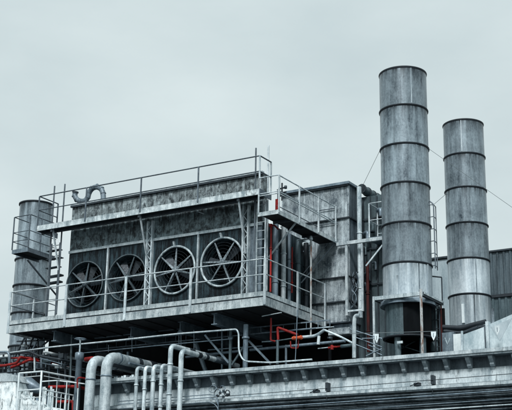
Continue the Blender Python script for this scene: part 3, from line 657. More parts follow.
ch2, c2, r2, z2 = chimney('chimney', 'shorter farther ribbed chimney on the right', 466.3, 209, 20.3, Y2, tops2, zb2, (-.1, .3, .12, -.35, .35, .2), [M_GALV, M_GALV, M_GALV, M_GALV, M_GALVL, M_GALVL], CH)
for x in (462.7, 491.0):
    za, zb_ = polar(x, 304, (c2.x, c2.y), r2), polar(x, 323, (c2.x, c2.y), r2)
    ang = math.asin(max(-1, min(1, (x-469.5)/21.5)))+math.atan2(-c2.y, -c2.x); p = V((c2.x+(r2+.04)*math.cos(ang), c2.y+(r2+.04)*math.sin(ang), 0))
    MB().bar(p+V((0, 0, zb_)), p+V((0, 0, za)), .09, .09, (math.cos(ang), math.sin(ang), 0)).build('stiffener', M_WHITE if x < 480 else M_GALV, ch2)
MB().lathe((c2.x, c2.y, polar(469, 327, (c2.x, c2.y), r2)), [(r2+.01, -.1), (r2+.16, -.1), (r2+.16, .06), (r2+.01, .06)], 64).build('collar', M_DARK, ch2)

# chimney frame, drum and legs below the near chimney
YF = Y1-r1-.12
zF = P(400, 296, 'Y', YF).z
xF0, xF1 = P(374.5, 297, 'Y', YF).x, P(421.8, 294, 'Y', YF).x
YFb = P(441, 306, 'X', xF1).y
cf = thing('support_frame', ((xF0+xF1)/2, Y1, ZROOF), 'square pale steel frame with posts carrying the near chimney', 'frame')
MB().box((xF0-.03, YF-.05, zF-.06), (xF1+.03, YF+.05, zF+.06)).build('beam', M_PIPE, cf)
MB().box((xF1-.05, YF+.051, zF-.07), (xF1+.05, YFb, zF+.07)).build('beam', M_DARK, cf)
MB().box((xF1+.01, YF+.06, zF-.0), (xF1+.065, YFb+.02, zF+.06)).build('beam_flange', M_PIPE, cf)
MB().box((xF0-.05, YF+.051, zF-.06), (xF0+.05, YFb, zF+.06)).build('beam', M_DARK, cf)
MB().box((xF0-.05, YFb+.001, zF-.06), (xF1+.05, YFb+.1, zF+.06)).build('beam', M_DARK, cf)
MB().lathe((c1.x, c1.y, zF-.10), [(r1+.10, -.08), (r1+.10, .05), (r1-.08, .05), (r1-.08, -.08), (r1+.10, -.08)], 64).build('support_ring', M_PIPEB, cf)
for x, mt, w, yo in ((xF0, M_RAIL, .035, 0), (xF1, M_RUSTP, .04, 0)):
    MB().box((x-w, YF-.055-.03, ZROOF), (x+w, YF-.053, zF+(.14 if x == xF1 else .06))).build('post', mt, cf)
MB().box((xF1-.02, YFb-.02, ZROOF), (xF1+.02, YFb+.02, zF-.08)).build('post', M_DRED, cf)
MB().box((xF1+.07, YFb-.1, zF+.06), (xF1+.10, YFb-.06, zF+.85)).build('handrail_post', M_DARK, cf)
MB().tube([(xF1+.085, YFb-.08, zF+.85), (xF1-.25, YFb-.3, zF+.88)], .025, 0, 8).build('handrail', M_DARK, cf)
zdb = polar(406, 334.5, (c1.x, c1.y), r1)
def arc_shell(a0, a1, mat, nm):
    m = MB(); n = 24; vs = []
    for k in range(n+1):
        a = a0+(a1-a0)*k/n
        for rr, z in ((r1-.06, zF-.12), (r1-.07, zdb)): vs.append((c1.x+rr*math.cos(a), c1.y+rr*math.sin(a), z))
    m.add(vs, [(2*k, 2*k+1, 2*k+3, 2*k+2) for k in range(n)], True); m.build(nm, mat, ch1)
af = math.atan2(-c1.y, -c1.x)
arc_shell(af-2.6, af-.22, M_TEAL, 'skirt'); arc_shell(af-.22, af+math.tau-2.6, M_BLACK, 'shade_skirt')  # black arc stands for the drum's dark open side
MB().lathe((c1.x, c1.y, zdb), [(r1-.06, .04), (r1+.03, .02), (r1+.03, -.03), (r1-.06, -.04)], 72).build('flange', M_RING, ch1)
MB().disc((c1.x, c1.y, zdb+.02), r1-.1).build('bottom_plate', M_BLACK, ch1)
ang0 = math.atan2(-c1.y, -c1.x)
for da in (-.62, .8, 2.3, 3.8):
    p = V((c1.x+(r1-.2)*math.cos(ang0+da), c1.y+(r1-.2)*math.sin(ang0+da), 0))
    MB().tube([V((p.x, p.y, ZROOF)), V((p.x, p.y, zdb-.03))], .11, 0, 16).build('leg', M_TEAL, ch1)
MB().box((c1.x-.05, c1.y-r1-.02, zdb-.28), (c1.x+.14, c1.y-r1+.02, zdb-.2)).build('name_plate', M_PIPE, ch1)
# added black sheet behind frame, stands for the dark under the chimney
wl = MB().box((xF0+.12, YFb+.12, ZROOF), (xF1+.05, YFb+.2, zF-.15)).build('shade_backing', M_BLACK); tag(wl, 'added black sheet for the shade behind the near chimney drum', 'screen')
for (a_, b_, lab_) in (((386, 341), (421, 352), 'thin brace crossing the dark opening under the near chimney drum'), ((399, 350), (421, 338), 'thin brace rising to the rusty post under the near chimney drum')):
    tag(MB().bar(P(*a_, 'Y', YFb-.1), P(*b_, 'Y', YFb-.1), .03, .03).build('thin_brace', M_TEAL), lab_, 'brace')
# column and ladder right of the drum
vpipe(434.5, 303, 352, 'Y', YFb+.2, .16, M_TEAL, 'thick teal column right of the near chimney drum', name='drum_column')
t = ladder('short dark ladder by the red post right of the near chimney', P(436.5, 320, 'Y', YFb+.0).x-.05, P(441, 320, 'Y', YFb).x-.04, YFb-.02, ZROOF+.2, zF-.1, M_DARK)
# service platform left of the chimney
pz = P(369, 237.5, 'Y', YB-.05).z; px0 = P(368.7, 237, 'Y', YB-.05).x; px1 = c1.x-r1*.55; ph = P(368.7, 203.5, 'Y', YB-.05).z-pz
sp = thing('chimney_platform', ((px0+px1)/2, YB, pz), 'small railed service platform on the left side of the near chimney', 'platform')
MB().box((px0, YB-.05, pz-.10), (px1, YB+.7, pz)).build('deck', M_PIPEB, sp)
yk = YB+.66
railing(sp, [V((px1-.2, YB-.03, pz)), V((px0+.02, YB-.03, pz)), V((px0+.02, yk, pz))], ph, [V((px0+.02, YB-.03, pz)), V((px0+.02, yk, pz))], M_RAIL, mids=(.5,), r=.022, post=(.045, .03))
railing(sp, [V((px0+.02, yk, pz)), V((px1, yk, pz))], ph, [V((px1-.3, yk, pz))], M_RAIL, mids=(.5, .25), r=.018, post=(.03, .03))
# ladder cage right of the chimney
yc = c1.y+.15; xq = c1.x+r1*1.02
lc = thing('cage_ladder', (xq+.12, yc, z1[5]), 'ladder with hooped guard on the right side of the near chimney', 'ladder')
ztop, zbot = polar(431, 199, (c1.x, c1.y), r1), polar(434, 264, (c1.x, c1.y), r1)
for o in (0.11, ): MB().tube([(xq+o, yc, zbot), (xq+o, yc, ztop), (xq-.02, yc-.0, ztop+.12)], .022, .06, 8).build('rail', M_RAILD, lc)
MB().tube([(xq+.06, yc+.3, zbot), (xq+.06, yc+.3, ztop)], .018, 0, 8).build('rail', M_RAILD, lc)
z = zbot+.1
while z < ztop: MB().tube([(xq-.1, yc, z), (xq+.11, yc, z), (xq+.06, yc+.3, z)], .015, 0, 6).build('rung', M_RAILD, lc); z += .42
MB().tube([(c1.x-r1-.03, yc, polar(381, 210, (c1.x, c1.y), r1)), (c1.x-r1-.05, yc, polar(381, 178, (c1.x, c1.y), r1)), (c1.x-r1+.05, yc, polar(381, 178, (c1.x, c1.y), r1))], .018, .03, 6).build('bracket_rod', M_DARK, ch1)

# ================================================================== round tank at far left
YT = 34.9
ct = P(34, 240, 'Y', YT); rt = 16.5*depth(ct)/F_PX
tk = thing('round_tank', (ct.x, ct.y, 4.2), 'tall round grey tank at the far left behind the small platform', 'tank')
zt_ = [polar(x, y, (ct.x, ct.y), rt) for x, y in ((36.5, 200.5), (33, 257), (31, 283.6), (29, 311.5), (27, 345))]
zz = zt_+[4.2]
for i in range(5):
    m = MB().lathe((ct.x, ct.y, 0), [(rt, zz[i+1]+.001), (rt, zz[i]-.001)], 72)
    if i == 0: m.lathe((ct.x, ct.y, 0), [(rt-.02, zz[0]-.001), (rt-.02, zz[0]-1)], 72)
    m.build('shell_section', M_GALV, tk)
for i, z in enumerate(zt_): MB().lathe((ct.x, ct.y, z), [(rt+.001, -.05), (rt+.045, -.035), (rt+.045, .02), (rt+.001, .03)], 72).build('flange', M_RING, tk)
# lattice in front of its foot
la = thing('lattice_girder', P(30, 362, 'Y', YW+.3), 'dark lattice girder crossing the foot of the round tank', 'girder')
for (a, b) in (((14, 359), (26, 335)), ((23, 362), (34, 336)), ((28, 358), (40, 336)), ((17, 341.5), (50, 340)), ((14, 361), (52, 354)), ((26, 336), (26, 360)), ((38, 336), (38, 358)), ((44, 336), (44, 356)), ((35, 352), (48, 341))):
    MB().bar(P(*a, 'Y', YW+.3), P(*b, 'Y', YW+.3), .05, .05).build('bar', M_DARK if random.random() < .6 else M_PIPEB, la)

# ================================================================== dark recess beneath the lower walkway
rw = MB().box((P(67, 340, 'Y', 36.6).x, 36.6, ZROOF), (P(384, 340, 'Y', 36.6).x, 36.8, 9.2)).build('recess_backing', M_BLACK)  # added black sheet: blocks the sky and stands for deep shade
tag(rw, 'added black backing standing for the dark at the back of the recess under the lower walkway', 'wall')
def column(x, y, Y, r, mat, lab):
    p = P(x, y, 'Y', Y); t = thing('steel_column', (p.x, Y, ZROOF), lab, 'column', 'columns carrying the lower walkway')
    MB().tube([(p.x, Y, ZROOF), (p.x, Y, ZDB-.4)], r, 0, 16).build('shaft', mat, t); MB().box((p.x-.2, Y-.2, ZROOF+.002), (p.x+.2, Y+.2, ZROOF+.05)).build('base_plate', M_DARK, t)
    MB().lathe((p.x, Y, P(x, 338, 'Y', Y).z), [(r, -.03), (r+.04, -.03), (r+.04, .03), (r, .03)], 16).build('collar', M_PIPEB, t); return t
column(245.5, 350, YD+.7, .085, M_PIPEB, 'thick blue-grey column under the right end of the lower walkway')
column(230.3, 350, YD+1.0, .05, M_TEAL, 'slim teal column left of the thick blue-grey one')
column(71.5, 350, YD+1.2, .045, M_TEAL, 'slim dark column left of the handwheel valve')
column(330, 350, YB+.3, .06, M_BLACK, 'black column under the grey casing')
for a, b, lab in (((205, 335), (229, 363), 'pale diagonal brace leaning onto the slim teal column'), ((249, 341), (271, 364), 'pale diagonal brace falling right from the thick column'), ((245, 345), (232, 365), 'short dark brace between the two columns')):
    tag(MB().bar(P(*a, 'Y', YD+1.0), P(*b, 'Y', YD+1.0), .06, .06).build('diagonal_brace', M_PIPEB if 'dark' not in lab else M_TEAL), lab, 'brace', 'braces in the dark recess')
# long conduits slung under the walkway
run('long_conduit', 'long pale conduit under the lower walkway ending in an S-bend at the thick column', 'conduit', [(-6, 355.2), (50, 347.2), (110, 341.2), (180, 333.6), (236.5, 329.2), (238.6, 333), (238.8, 352), (243.5, 361.3), (270, 362.8), (312, 359.5)], YD+.35, .03, M_PIPE, fil=.28)
run('long_conduit', 'thinner dull conduit running below the long pale one', 'conduit', [(78, 353.5), (150, 346.2), (232, 338.8)], YD+.6, .02, M_PIPEB)
for k, (x, y0, y1) in enumerate(((108.5, 345, 352), (132, 338, 352), (181, 330, 351), (194, 330, 351), (179, 330, 346))):
    tag(MB().tube([P(x, y0, 'Y', YD+.9), P(x, y1, 'Y', YD+.9)], .014, 0, 6).build('hanger_rod', M_PIPEB), ['leftmost short hanger rod, above the big elbows', 'hanger rod left of the tall bent pipes', 'hanger rod right of the taller bent pipe', 'rightmost long hanger rod in the recess', 'hanger rod just above the taller bent pipe'][k], 'rod', 'hanger rods under the lower walkway')

# handwheel valve
vb = P(79.3, 372, 'Y', YD-.4); Yv = YD-.4
hv = thing('handwheel_valve', vb, 'upright valve with a flat grey handwheel on top, left of the big elbows', 'valve')
def zx(x, y, Y=Yv): return P(x, y, 'Y', Y)
p = zx(79.8, 350); zb_ = zx(79, 420).z; zn = zx(80, 353).z; zh = zx(81, 339).z
MB().lathe((p.x, Yv, 0), [(.11, zb_), (.11, zn-.25), (.155, zn-.22), (.155, zn), (.12, zn+.02), (.05, zn+.03), (.001, zn+.03)], 24).build('body', M_PIPEB, hv)
MB().tube([(p.x, Yv, zn), (p.x, Yv, zh)], .03, 0, 10).build('stem', M_PIPE, hv)
wh = MB().tube([(p.x+.185*math.cos(k*math.pi/12), Yv+.185*math.sin(k*math.pi/12), zh) for k in range(24)], .022, 0, 8, closed=True).build('handwheel', M_PIPEB, hv)
for k in range(3): a = k*math.pi/3; MB().bar((p.x-.18*math.cos(a), Yv-.18*math.sin(a), zh), (p.x+.18*math.cos(a), Yv+.18*math.sin(a), zh), .03, .015).build('spoke', M_PIPEB, wh)

# ================================================================== pipes hooked over the cornice
YE = YP-.28
def hook(label, x, ytop, r, back, grp, YQ=YE, clamps=(.45, 1.4, 2.8), band=None, lag=()):
    p = P(x, ytop, 'Y', YQ); p.z -= r
    t = thing('downpipe' if r < .12 else 'lagged_pipe', (p.x, YQ, G+.4), label, 'pipe', grp)
    MB().tube([(p.x, YQ, G+.4), (p.x, YQ, p.z), (p.x, YQ+back, p.z)], r, r*2.7, 24).build('tube', M_PIPE, t)
    for dz in clamps: MB().lathe((p.x, YQ, p.z-dz-r*2), [(r+.001, -.025), (r+.014, -.025), (r+.014, .025), (r+.001, .025)], 24).build('clamp', M_PIPE if r < .12 else M_PIPEB, t)
    for f in lag:        # dark worn sleeve sections along the top run
        MB().tube([(p.x, YQ+f[0], p.z), (p.x, YQ+f[1], p.z)], r+f[2], 0, 24).build('sleeve', f[3], t)
    return t
gS = 'pale pipes bent over the cornice'
hook('shortest of the four thin pipes bent over the cornice, leftmost', 137.2, 365.5, .060, 1.3, gS)
hook('second thin pipe from the left bent over the cornice', 145.5, 365, .060, 1.3, gS, clamps=(.6, 1.9))
hook('third thin pipe from the left bent over the cornice', 153.8, 363.5, .072, 1.4, gS, clamps=(.35, 1.5))
hook('fourth thin pipe, just left of the taller bent pipe', 162, 363, .064, 2.2, gS, clamps=(.5, 1.2))
hook('left and taller one of the two tall bent pipes', 171.0, 343.0, .078, 3.6, gS, lag=((1.0, 1.3, .012, M_DARK), (1.9, 2.6, .01, M_PIPEB)))
hook('right one of the two tall bent pipes, pointing back into the recess', 181.6, 347.8, .082, 3.4, gS, clamps=(.8, 1.9), lag=((.9, 1.1, .010, M_DARK), (1.35, 1.5, .012, M_DARK), (1.9, 2.9, .008, M_PIPEB)))
gB = 'two large lagged elbows at the left'
YQB = YP-.55
hook('left large lagged elbow, lower and behind its neighbour', 92.0, 354.0, .165, 3.2, gB, YQB, (.35,), lag=((1.2, 1.27, .02, M_PIPEB),))
hook('right large lagged elbow running back into the recess to the right', 107.5, 350.5, .18, 5.2, gB, YQB, (.30,), lag=((.55, .6, .02, M_PIPEB), (1.55, 1.75, .012, M_DARK), (2.25, 2.6, .02, M_RING), (2.9, 5.0, .015, M_PIPEB)))
tag(MB().tube([P(112, 362, 'Y', YP-.1), P(112, 362, 'Y', YP-.1)+V((0, 1.5, 0))], .15, 0, 20).build('stub_duct', M_DARK), 'dark stub duct tucked under the right large elbow', 'duct')
tag(MB().tube([P(129, 363, 'Y', YP+.2), P(129, 363, 'Y', YP+.2)+V((0, 1.3, 0))], .045, 0, 12).build('stub_duct', M_PIPEB), 'thin grey stub pipe under the end of the right large elbow', 'pipe')
# rubble on the cornice behind
t = thing('small_fittings', P(120, 376, 'Y', YP+.3), 'row of small pale fittings lying on the cornice behind the pipes', 'fittings')
for k in range(10):
    p = P(112+k*2.6+random.uniform(-.6, .6), 376.3-k*.2, 'Y', YP+.2); s_ = random.uniform(.03, .05)
    MB().lathe((p.x, p.y, zt+.001), [(.001, 2*s_), (s_, 2*s_), (s_*1.2, 0)], 9).build('fitting', M_PIPE if k % 3 else M_DARK, t)

tag(MB().box((P(50.5, 340, 'Y', 36.5).x, 36.4, ZROOF-.7), (P(67, 340, 'Y', 36.5).x+.4, 36.58, 8.95)).build('gap_backing', M_BLACK), 'added black backing closing the sky gap right of the round tank foot, under the walkway', 'wall')  # added sheet, hides the sky under the deck with black
# ================================================================== red and white pipework in the recess
Yr = YD+.9
def rpipe(name, label, pts, r, mat, Y=Yr, fil=.05, cat='pipe', grp=None):
    return tag(MB().tube([P(x, y, 'Y', Y) for x, y in pts], r, fil, 10).build(name, mat), label, cat, grp)
rpipe('red_pipe', 'red vertical drop pipe turning right under the walkway corner', [(271, 318), (270.7, 340.5), (275.5, 341.3)], .03, M_RED)
rpipe('drop_pipe', 'teal-grey drop pipe below the red elbow', [(277.6, 340), (277.4, 364)], .045, M_TEAL)
rpipe('red_pipe', 'bright red pipe rising and sloping right to the orange clamp', [(278.2, 340), (277.5, 327.5), (280, 328.3), (297.5, 334.8)], .042, M_RED)
rpipe('red_pipe', 'small red U-shaped pipe hanging below the orange clamp', [(290.5, 341), (290.8, 348), (298, 348.3), (298.5, 340)], .022, M_RED)
t = thing('orange_clamp', P(298, 338, 'Y', Yr-.1), 'orange clamp coupling on the horizontal pipe below the walkway', 'coupling')
MB().tube([P(292.5, 338.4, 'Y', Yr-.1), P(302, 337.3, 'Y', Yr-.1)], .055, 0, 14).build('sleeve', M_ORNG, t)
for x, y in ((294, 338.2), (300.5, 337.5)): MB().tube([P(x, y, 'Y', Yr-.1), P(x+.9, y-.1, 'Y', Yr-.1)], .072, 0, 14).build('collar', M_ORNG, t)
rpipe('cross_pipe', 'dark teal horizontal pipe left of the orange clamp', [(262, 342), (276, 341), (292, 338.5)], .022, M_TEAL)
rpipe('cross_pipe', 'pale horizontal pipe right of the orange clamp up to a bent lagged end', [(302.5, 337.2), (316, 336), (324.5, 329.8)], .05, M_PIPE, fil=.2)
rpipe('hanging_stub', 'white tapered pipe end hanging from the bent lagged pipe', [(319, 336), (318.2, 344.5)], .05, M_WHITE)
rpipe('falling_pipe', 'pale pipe falling right from the bent lagged end towards the white elbow', [(324.5, 330), (340, 336.5), (352.5, 343)], .035, M_PIPE)
rpipe('thin_pole', 'thin pale rod standing on the cornice right of the orange clamp', [(297.3, 310), (296.5, 337), (295.2, 362)], .014, M_PIPEB, Y=Yr-.2)
rpipe('thin_pole', 'thin rod crossing above the bent lagged pipe', [(316, 328.3), (334, 326.8)], .016, M_PIPE)
rpipe('cross_pipe', 'thin grey pipe on the left of the red valve', [(318, 348.6), (330, 347.3)], .018, M_PIPE, Y=Yr+.3)
t = thing('red_valve', P(331.5, 347.5, 'Y', Yr+.3), 'small red valve on the thin horizontal pipe right of centre', 'valve')
p = P(332, 347.4, 'Y', Yr+.3); MB().tube([p-V((.13, 0, .01)), p+V((.13, 0, .01))], [.035, .035], 0, 12).build('body', M_RED, t); MB().tube([p-V((0, 0, .07)), p+V((0, 0, .07))], .05, 0, 12).build('bonnet', M_RED, t); MB().tube([p+V((0, 0, .07)), p+V((0, 0, .35))], .012, 0, 6).build('stem', M_DARK, t)
rpipe('red_pipe', 'short red pipe just right of the red valve', [(335.5, 347), (341, 346.3)], .03, M_RED, Y=Yr+.3)
rpipe('cross_pipe', 'grey-green lagged pipe between the red valve and the white elbow', [(341, 346.5), (353.5, 345)], .055, M_TEAL, Y=Yr+.3)
rpipe('white_elbow', 'pale elbow pipe dropping beside the casing foot to the cornice', [(359.5, 315.5), (355, 316), (354.2, 322), (354.2, 358)], .065, M_PIPE, Y=YD+.6, fil=.2)
for k, (a, b) in enumerate((((350, 329), (382, 339)), ((352, 343), (382, 355)), ((352, 336), (382, 347)), ((366, 356), (382, 348.5)), ((368, 345), (382, 350.5)), ((362, 338.5), (382, 338)))):
    tag(MB().tube([P(*a, 'Y', YD+1.9), P(*b, 'Y', YD+2.1)], .017, 0, 8).build('strut_pipe', M_PIPEB), ['uppermost slanting pipe in the dark gap', 'lowest long slanting pipe in the dark gap', 'middle slanting pipe falling to the right', 'slanting pipe rising to the right near the red column', 'short steep pipe beside the chimney leg', 'short level pipe against the chimney leg'][k]+' left of the near chimney', 'pipe', 'slanting pipes left of the chimney legs')
# fainter pipework and ducts deeper in the recess
dp = [(((95, 338), (190, 327)), .04, 'thin pipe high in the recess, under the second fan'), (((120, 330), (205, 321)), .06, 'thick pipe close under the deck, left of the middle cross beam'),
      (((186, 357), (240, 351)), .05, 'pipe low in the recess behind the tall bent pipes'), (((250, 350), (345, 341)), .05, 'pipe low in the recess behind the thick column'),
      (((262, 333), (330, 327)), .03, 'thin pipe behind the bright red pipe'), (((196, 344), (206, 372)), .08, 'upright duct just right of the tall bent pipes'),
      (((208, 350), (262, 346)), .025, 'thin pipe between the two columns'), (((128, 352), (128, 372)), .05, 'upright pipe above the thin hooked pipes'),
      (((222, 328), (222, 372)), .035, 'slim upright left of the slim teal column'), (((286, 345), (286, 372)), .04, 'upright pipe under the orange clamp')]
for (a, b), rr, lab in dp:
    tag(MB().tube([P(*a, 'Y', YD+2.0), P(*b, 'Y', YD+2.0)], rr, 0, 10).build('recess_pipe', M_PIPEB), 'dull '+lab, 'pipe', 'pipework deeper in the recess')
m = thing('cable_tray', P(160, 345, 'Y', YD+2.4), 'dull cable tray with rungs crossing the back of the recess', 'cable tray')
a, b = P(88, 350, 'Y', YD+2.4), P(330, 334, 'Y', YD+2.4); b.z = a.z
for dz in (0, .22): MB().bar(a+V((0, 0, dz)), b+V((0, 0, dz)), .03, .04).build('side_rail', M_PIPEB, m)
for k in range(24): q = lerp(a, b, k/23); MB().box(q-V((.01, .01, 0)), q+V((.01, .01, .22))).build('rung', M_PIPEB, m)

# ================================================================== wires and pennants
def wire(lab, a, b, r=.007, sag=.0):
    pts = [lerp(a, b, k/12)-V((0, 0, sag*4*(k/12)*(1-k/12))) for k in range(13)]
    return tag(MB().tube(pts, r, 0, 5).build('wire', M_WIRE), lab, 'wire')
wire('thin guy wire from the near chimney up-left to the grey casing roof', P(362.5, 186, 'Y', Y1+1.2), P(384, 142, 'Y', Y1+.2))
e1 = P(427, 147.5, 'Y', Y1+.1)
wire('thin guy wire sloping right from the near chimney across the far chimney', e1, P(530, 220, 'Y', Y1+2.2))
wire('short wire from the near chimney ladder to the far chimney', P(432, 206, 'Y', Y1+.3), P(446, 194, 'Y', Y2-.4), .008)
Yf = YP+1.0
wire('thin line strung low past the chimney frame with pennants on it', P(337, 333.6, 'Y', Yf), P(436, 331.2, 'Y', Yf), .009, .01)
def pennant(lab, x, y, w, h, mat=M_WHITE):
    t = thing('pennant', P(x, y+h, 'Y', Yf), lab, 'pennant', 'pointed white pennants above the cornice')
    pts = [(x-w, y), (x+w, y), (x+w*.95, y+h*.45), (x+w*.1, y+h), (x-w*.85, y+h*.5)]
    MB().prism([P(a, b, 'Y', Yf) for a, b in pts], (0, .012, 0)).build('cloth', mat, t)
    q = P(x, y+2, 'Y', Yf); q2 = P(x, y+h*.66, 'Y', Yf); MB().box((q.x-.009, Yf-.003, q2.z), (q.x+.009, Yf-.0005, q.z)).build('stripe', M_BOXD, t)
pennant('white pointed pennant left of the near chimney frame', 376.6, 333.8, 2.1, 9.5)
pennant('white pointed pennant on the teal column right of the near chimney', 433.4, 331, 2.6, 9.6)
pennant('white pointed pennant in front of the pale sloped housing', 497.2, 325.6, 2.6, 9.6)
t = thing('pennant', P(448, 346, 'Y', Yf), 'faded grey V-shaped pennant left of the pale sloped housing', 'pennant')
MB().tube([P(445, 338, 'Y', Yf), P(447.6, 345, 'Y', Yf), P(450, 338, 'Y', Yf)], .018, 0, 6).build('outline', M_PIPE, t)

# ================================================================== pale sloped housing at lower right
YH = YP+1.5
hs = thing('sloped_housing', P(485, 350, 'Y', YH), 'pale sheet-metal housing with a roof sloping up to the right, lower right corner', 'housing')
pp = [(460.5, 335.2), (472, 331), (486, 325.6)]
A = [P(462.8, 334.8, 'Y', YH), P(486.3, 326.0, 'Y', YH)]
zb_ = ZROOF
MB().prism([V((A[0].x, YH, zb_)), A[0], A[1], V((A[1].x, YH, zb_))], (0, .9, 0)).build('left_wing', M_HOPP, hs)
B = [P(489.0, 324.3, 'Y', YH-.05), P(530, 306.5, 'Y', YH-.05)]
MB().prism([V((B[0].x, YH-.05, zb_)), B[0], B[1], V((B[1].x, YH-.05, zb_))], (0, 1.0, 0)).build('right_wing', M_HOPP, hs)
MB().box((A[1].x+.005, YH-.09, zb_), (B[0].x-.004, YH+.1, A[1].z+.12)).build('post', M_PIPE, hs)
MB().box((A[1].x-.06, YH-.03, zb_), (A[1].x+.003, YH-.002, A[1].z-.0)).build('seam', M_RAILD, hs)
q = [P(491, 327, 'Y', YH-.052), P(512, 318, 'Y', YH-.052), P(500, 341, 'Y', YH-.052)]
MB().prism(q, (0, -.004, 0)).build('gusset', M_HOPPD, hs)  # faint triangle of shading, put in as a slightly darker sheet
MB().box(P(453.8, 352, 'Y', YH)+V((0, 0, 0)), P(460.6, 333.5, 'Y', YH)+V((0, .4, 0))).build('end_panel', M_WHITE, hs)
MB().tube([P(462, 352, 'Y', YH-.05), P(462, 331, 'Y', YH-.05)], .035, 0, 10).build('vent', M_PIPE, hs)
tag(MB().box(P(442.5, 353, 'Y', YH+.3), P(453.5, 331.8, 'Y', YH+.3)+V((0, .6, 0))).build('low_cabinet', M_BOXD), 'mid-grey low cabinet left of the pale sloped housing', 'cabinet')
tag(MB().tube([P(443, 327, 'Y', YH+.6), P(462, 328, 'Y', YH+.6), P(470, 325.5, 'Y', YH+.6), P(486, 321.5, 'Y', YH+.6)], .07, .1, 10).build('dark_hose', M_RING), 'dark sagging duct in front of the far chimney foot', 'duct')
tag(MB().tube([P(444, 331, 'Y', YH+.5), P(462, 333, 'Y', YH+.5), P(478, 327, 'Y', YH+.5)], .045, .1, 10).build('dark_hose', M_RING), 'lower thinner dark duct beside the pale sloped housing', 'duct')

# ================================================================== clad building behind
YK = 46.0
zk1 = P(470, 255.2, 'Y', YK).z; xm_ = P(474, 260, 'Y', YK).x; zk2 = P(500, 296, 'Y', YK).z
kb = thing('clad_building', (xm_, YK, G), 'large clad building behind the far chimney, dark ribbed on the right', 'building')
def cladding(x0, x1, z0, z1, mat, nm, pitch=.28, d=.05):
    m = MB(); n = int((x1-x0)/pitch)
    pts = []
    for i in range(n):
        a = x0+(x1-x0)*i/n; p_ = (x1-x0)/n
        pts += [(a, YK), (a+p_*.5, YK), (a+p_*.62, YK-d), (a+p_*.88, YK-d)]
    pts.append((x1, YK)); vs = [(x, y, z) for x, y in pts for z in (z0, z1)]
    m.add(vs, [(2*i, 2*i+2, 2*i+3, 2*i+1) for i in range(len(pts)-1)]); return m.build(nm, mat, kb)
cladding(xm_, xm_+16, zk2+.06, zk1, M_CLAD, 'cladding'); cladding(xm_, xm_+16, ZROOF, zk2-.06, M_TEAL, 'cladding')
MB().box((P(427, 262, 'Y', YK).x-3.2, YK+.0, ZROOF), (xm_-.01, YK+.1, zk1-.05)).build('pale_wall', M_CLADL, kb)
MB().box((xm_, YK-.09, zk2-.06), (xm_+16, YK+.0, zk2+.06)).build('sill_band', M_RING, kb)
MB().box((P(427, 262, 'Y', YK).x-3.2, YK-.1, zk1-.0), (xm_+16, YK+.3, zk1+.07)).build('coping', M_DARK, kb)
MB().box((xm_-8, YK+.11, G), (xm_+16, YK+10, zk1-.06)).build('body', M_TEAL, kb)

# ================================================================== lower left corner: white housing, guard rail, red pipework
YQ = 29.3
wt = thing('white_housing', P(22, 400, 'Y', YQ), 'chipped bright white housing in the bottom left corner', 'housing')
def zq(x, y, Y=YQ): return P(x, y, 'Y', Y)
a = zq(-12, 381.5); b = zq(16, 381); c = zq(17.5, 390); d = zq(52, 404)
bz = G+1
def slab(pts, Y, th, mat, nm):
    MB().prism([P(x, y, 'Y', Y) for x, y in pts], (0, th, 0)).build(nm, mat, wt)
slab([(-14, 382.5), (15.5, 382), (16.5, 440), (-14, 440)], YQ, .7, M_FLAKE, 'front_panel')
slab([(16.8, 396), (21, 394), (24, 401), (29, 399), (33, 405), (39, 403), (44, 408), (52, 407), (58, 412), (58, 440), (17.3, 440)], YQ+.05, .6, M_FLAKE, 'side_panel')
for k in range(0):
    x, y = [(5, 384), (9.5, 386), (12.5, 390.5), (3, 394), (11.5, 401.5), ][k]
    p = zq(x, y, YQ-.006); s_ = random.uniform(.03, .07)
    n_ = 7; MB().prism([p+V((s_*math.cos(j*2*math.pi/n_)*random.uniform(.6, 1.2), 0, s_*math.sin(j*2*math.pi/n_)*random.uniform(.5, 1.1))) for j in range(n_)], (0, .004, 0)).build('chip', M_DARK if k % 2 else M_PIPEB, wt)
MB().prism([P(x, y, 'Y', YQ-.02) for x, y in ((-14, 374.5), (6, 373), (14, 375.5), (17, 381.4), (-14, 382.0))], (0, .9, 0)).build('lid', M_PIPE, wt)
tag(MB().tube([P(16.0, 380.5, 'Y', YQ+.6), P(28, 384.5, 'Y', YQ+.75), P(44, 391.5, 'Y', YQ+1.0)], [.15, .27, .10], 0, 24).build('cone_duct', M_PIPEB), 'grey tapered duct lying behind the white guard rail', 'duct')
t = thing('white_planks', P(35, 405, 'Y', YQ+.6), 'row of scuffed white upright boards behind the guard rail', 'boards')
for k, x in enumerate((19.5, 22, 25.5, 28, 31.5, 34.5, 37, 44, 46, 48.5, 51.5, 53.5)):
    p0 = P(x, (394 if x < 40 else 388)+random.uniform(-3, 5), 'Y', YQ+.5); MB().box((p0.x-.055, YQ+.5, p0.z-1.1), (p0.x+random.uniform(-.01, .06), YQ+.53, p0.z)).build('board', M_FLAKE if k % 3 else M_PIPEB, t)
gr = thing('guard_rail', P(42, 410, 'Y', YQ-.1), 'white tubular guard rail with upright bars in the lower left corner', 'railing')
YG = YQ-.15
cor = P(41.8, 371.3, 'Y', YG); lft = P(19.3, 373.3, 'Y', YG)
def RX(x, y): return P(x, y, 'X', cor.x)
rg = P(78.3, 378.2, 'X', cor.x)
zmid = P(41.8, 389, 'Y', YG).z
zlow = P(41.8, 430, 'Y', YG).z
MB().tube([lft, cor, rg], .028, .03, 8).build('handrail', M_WHITE, gr)
MB().tube([V((lft.x, lft.y, zmid)), V((cor.x, cor.y, zmid)), V((rg.x, rg.y, zmid))], .024, .03, 8).build('mid_rail', M_WHITE, gr)
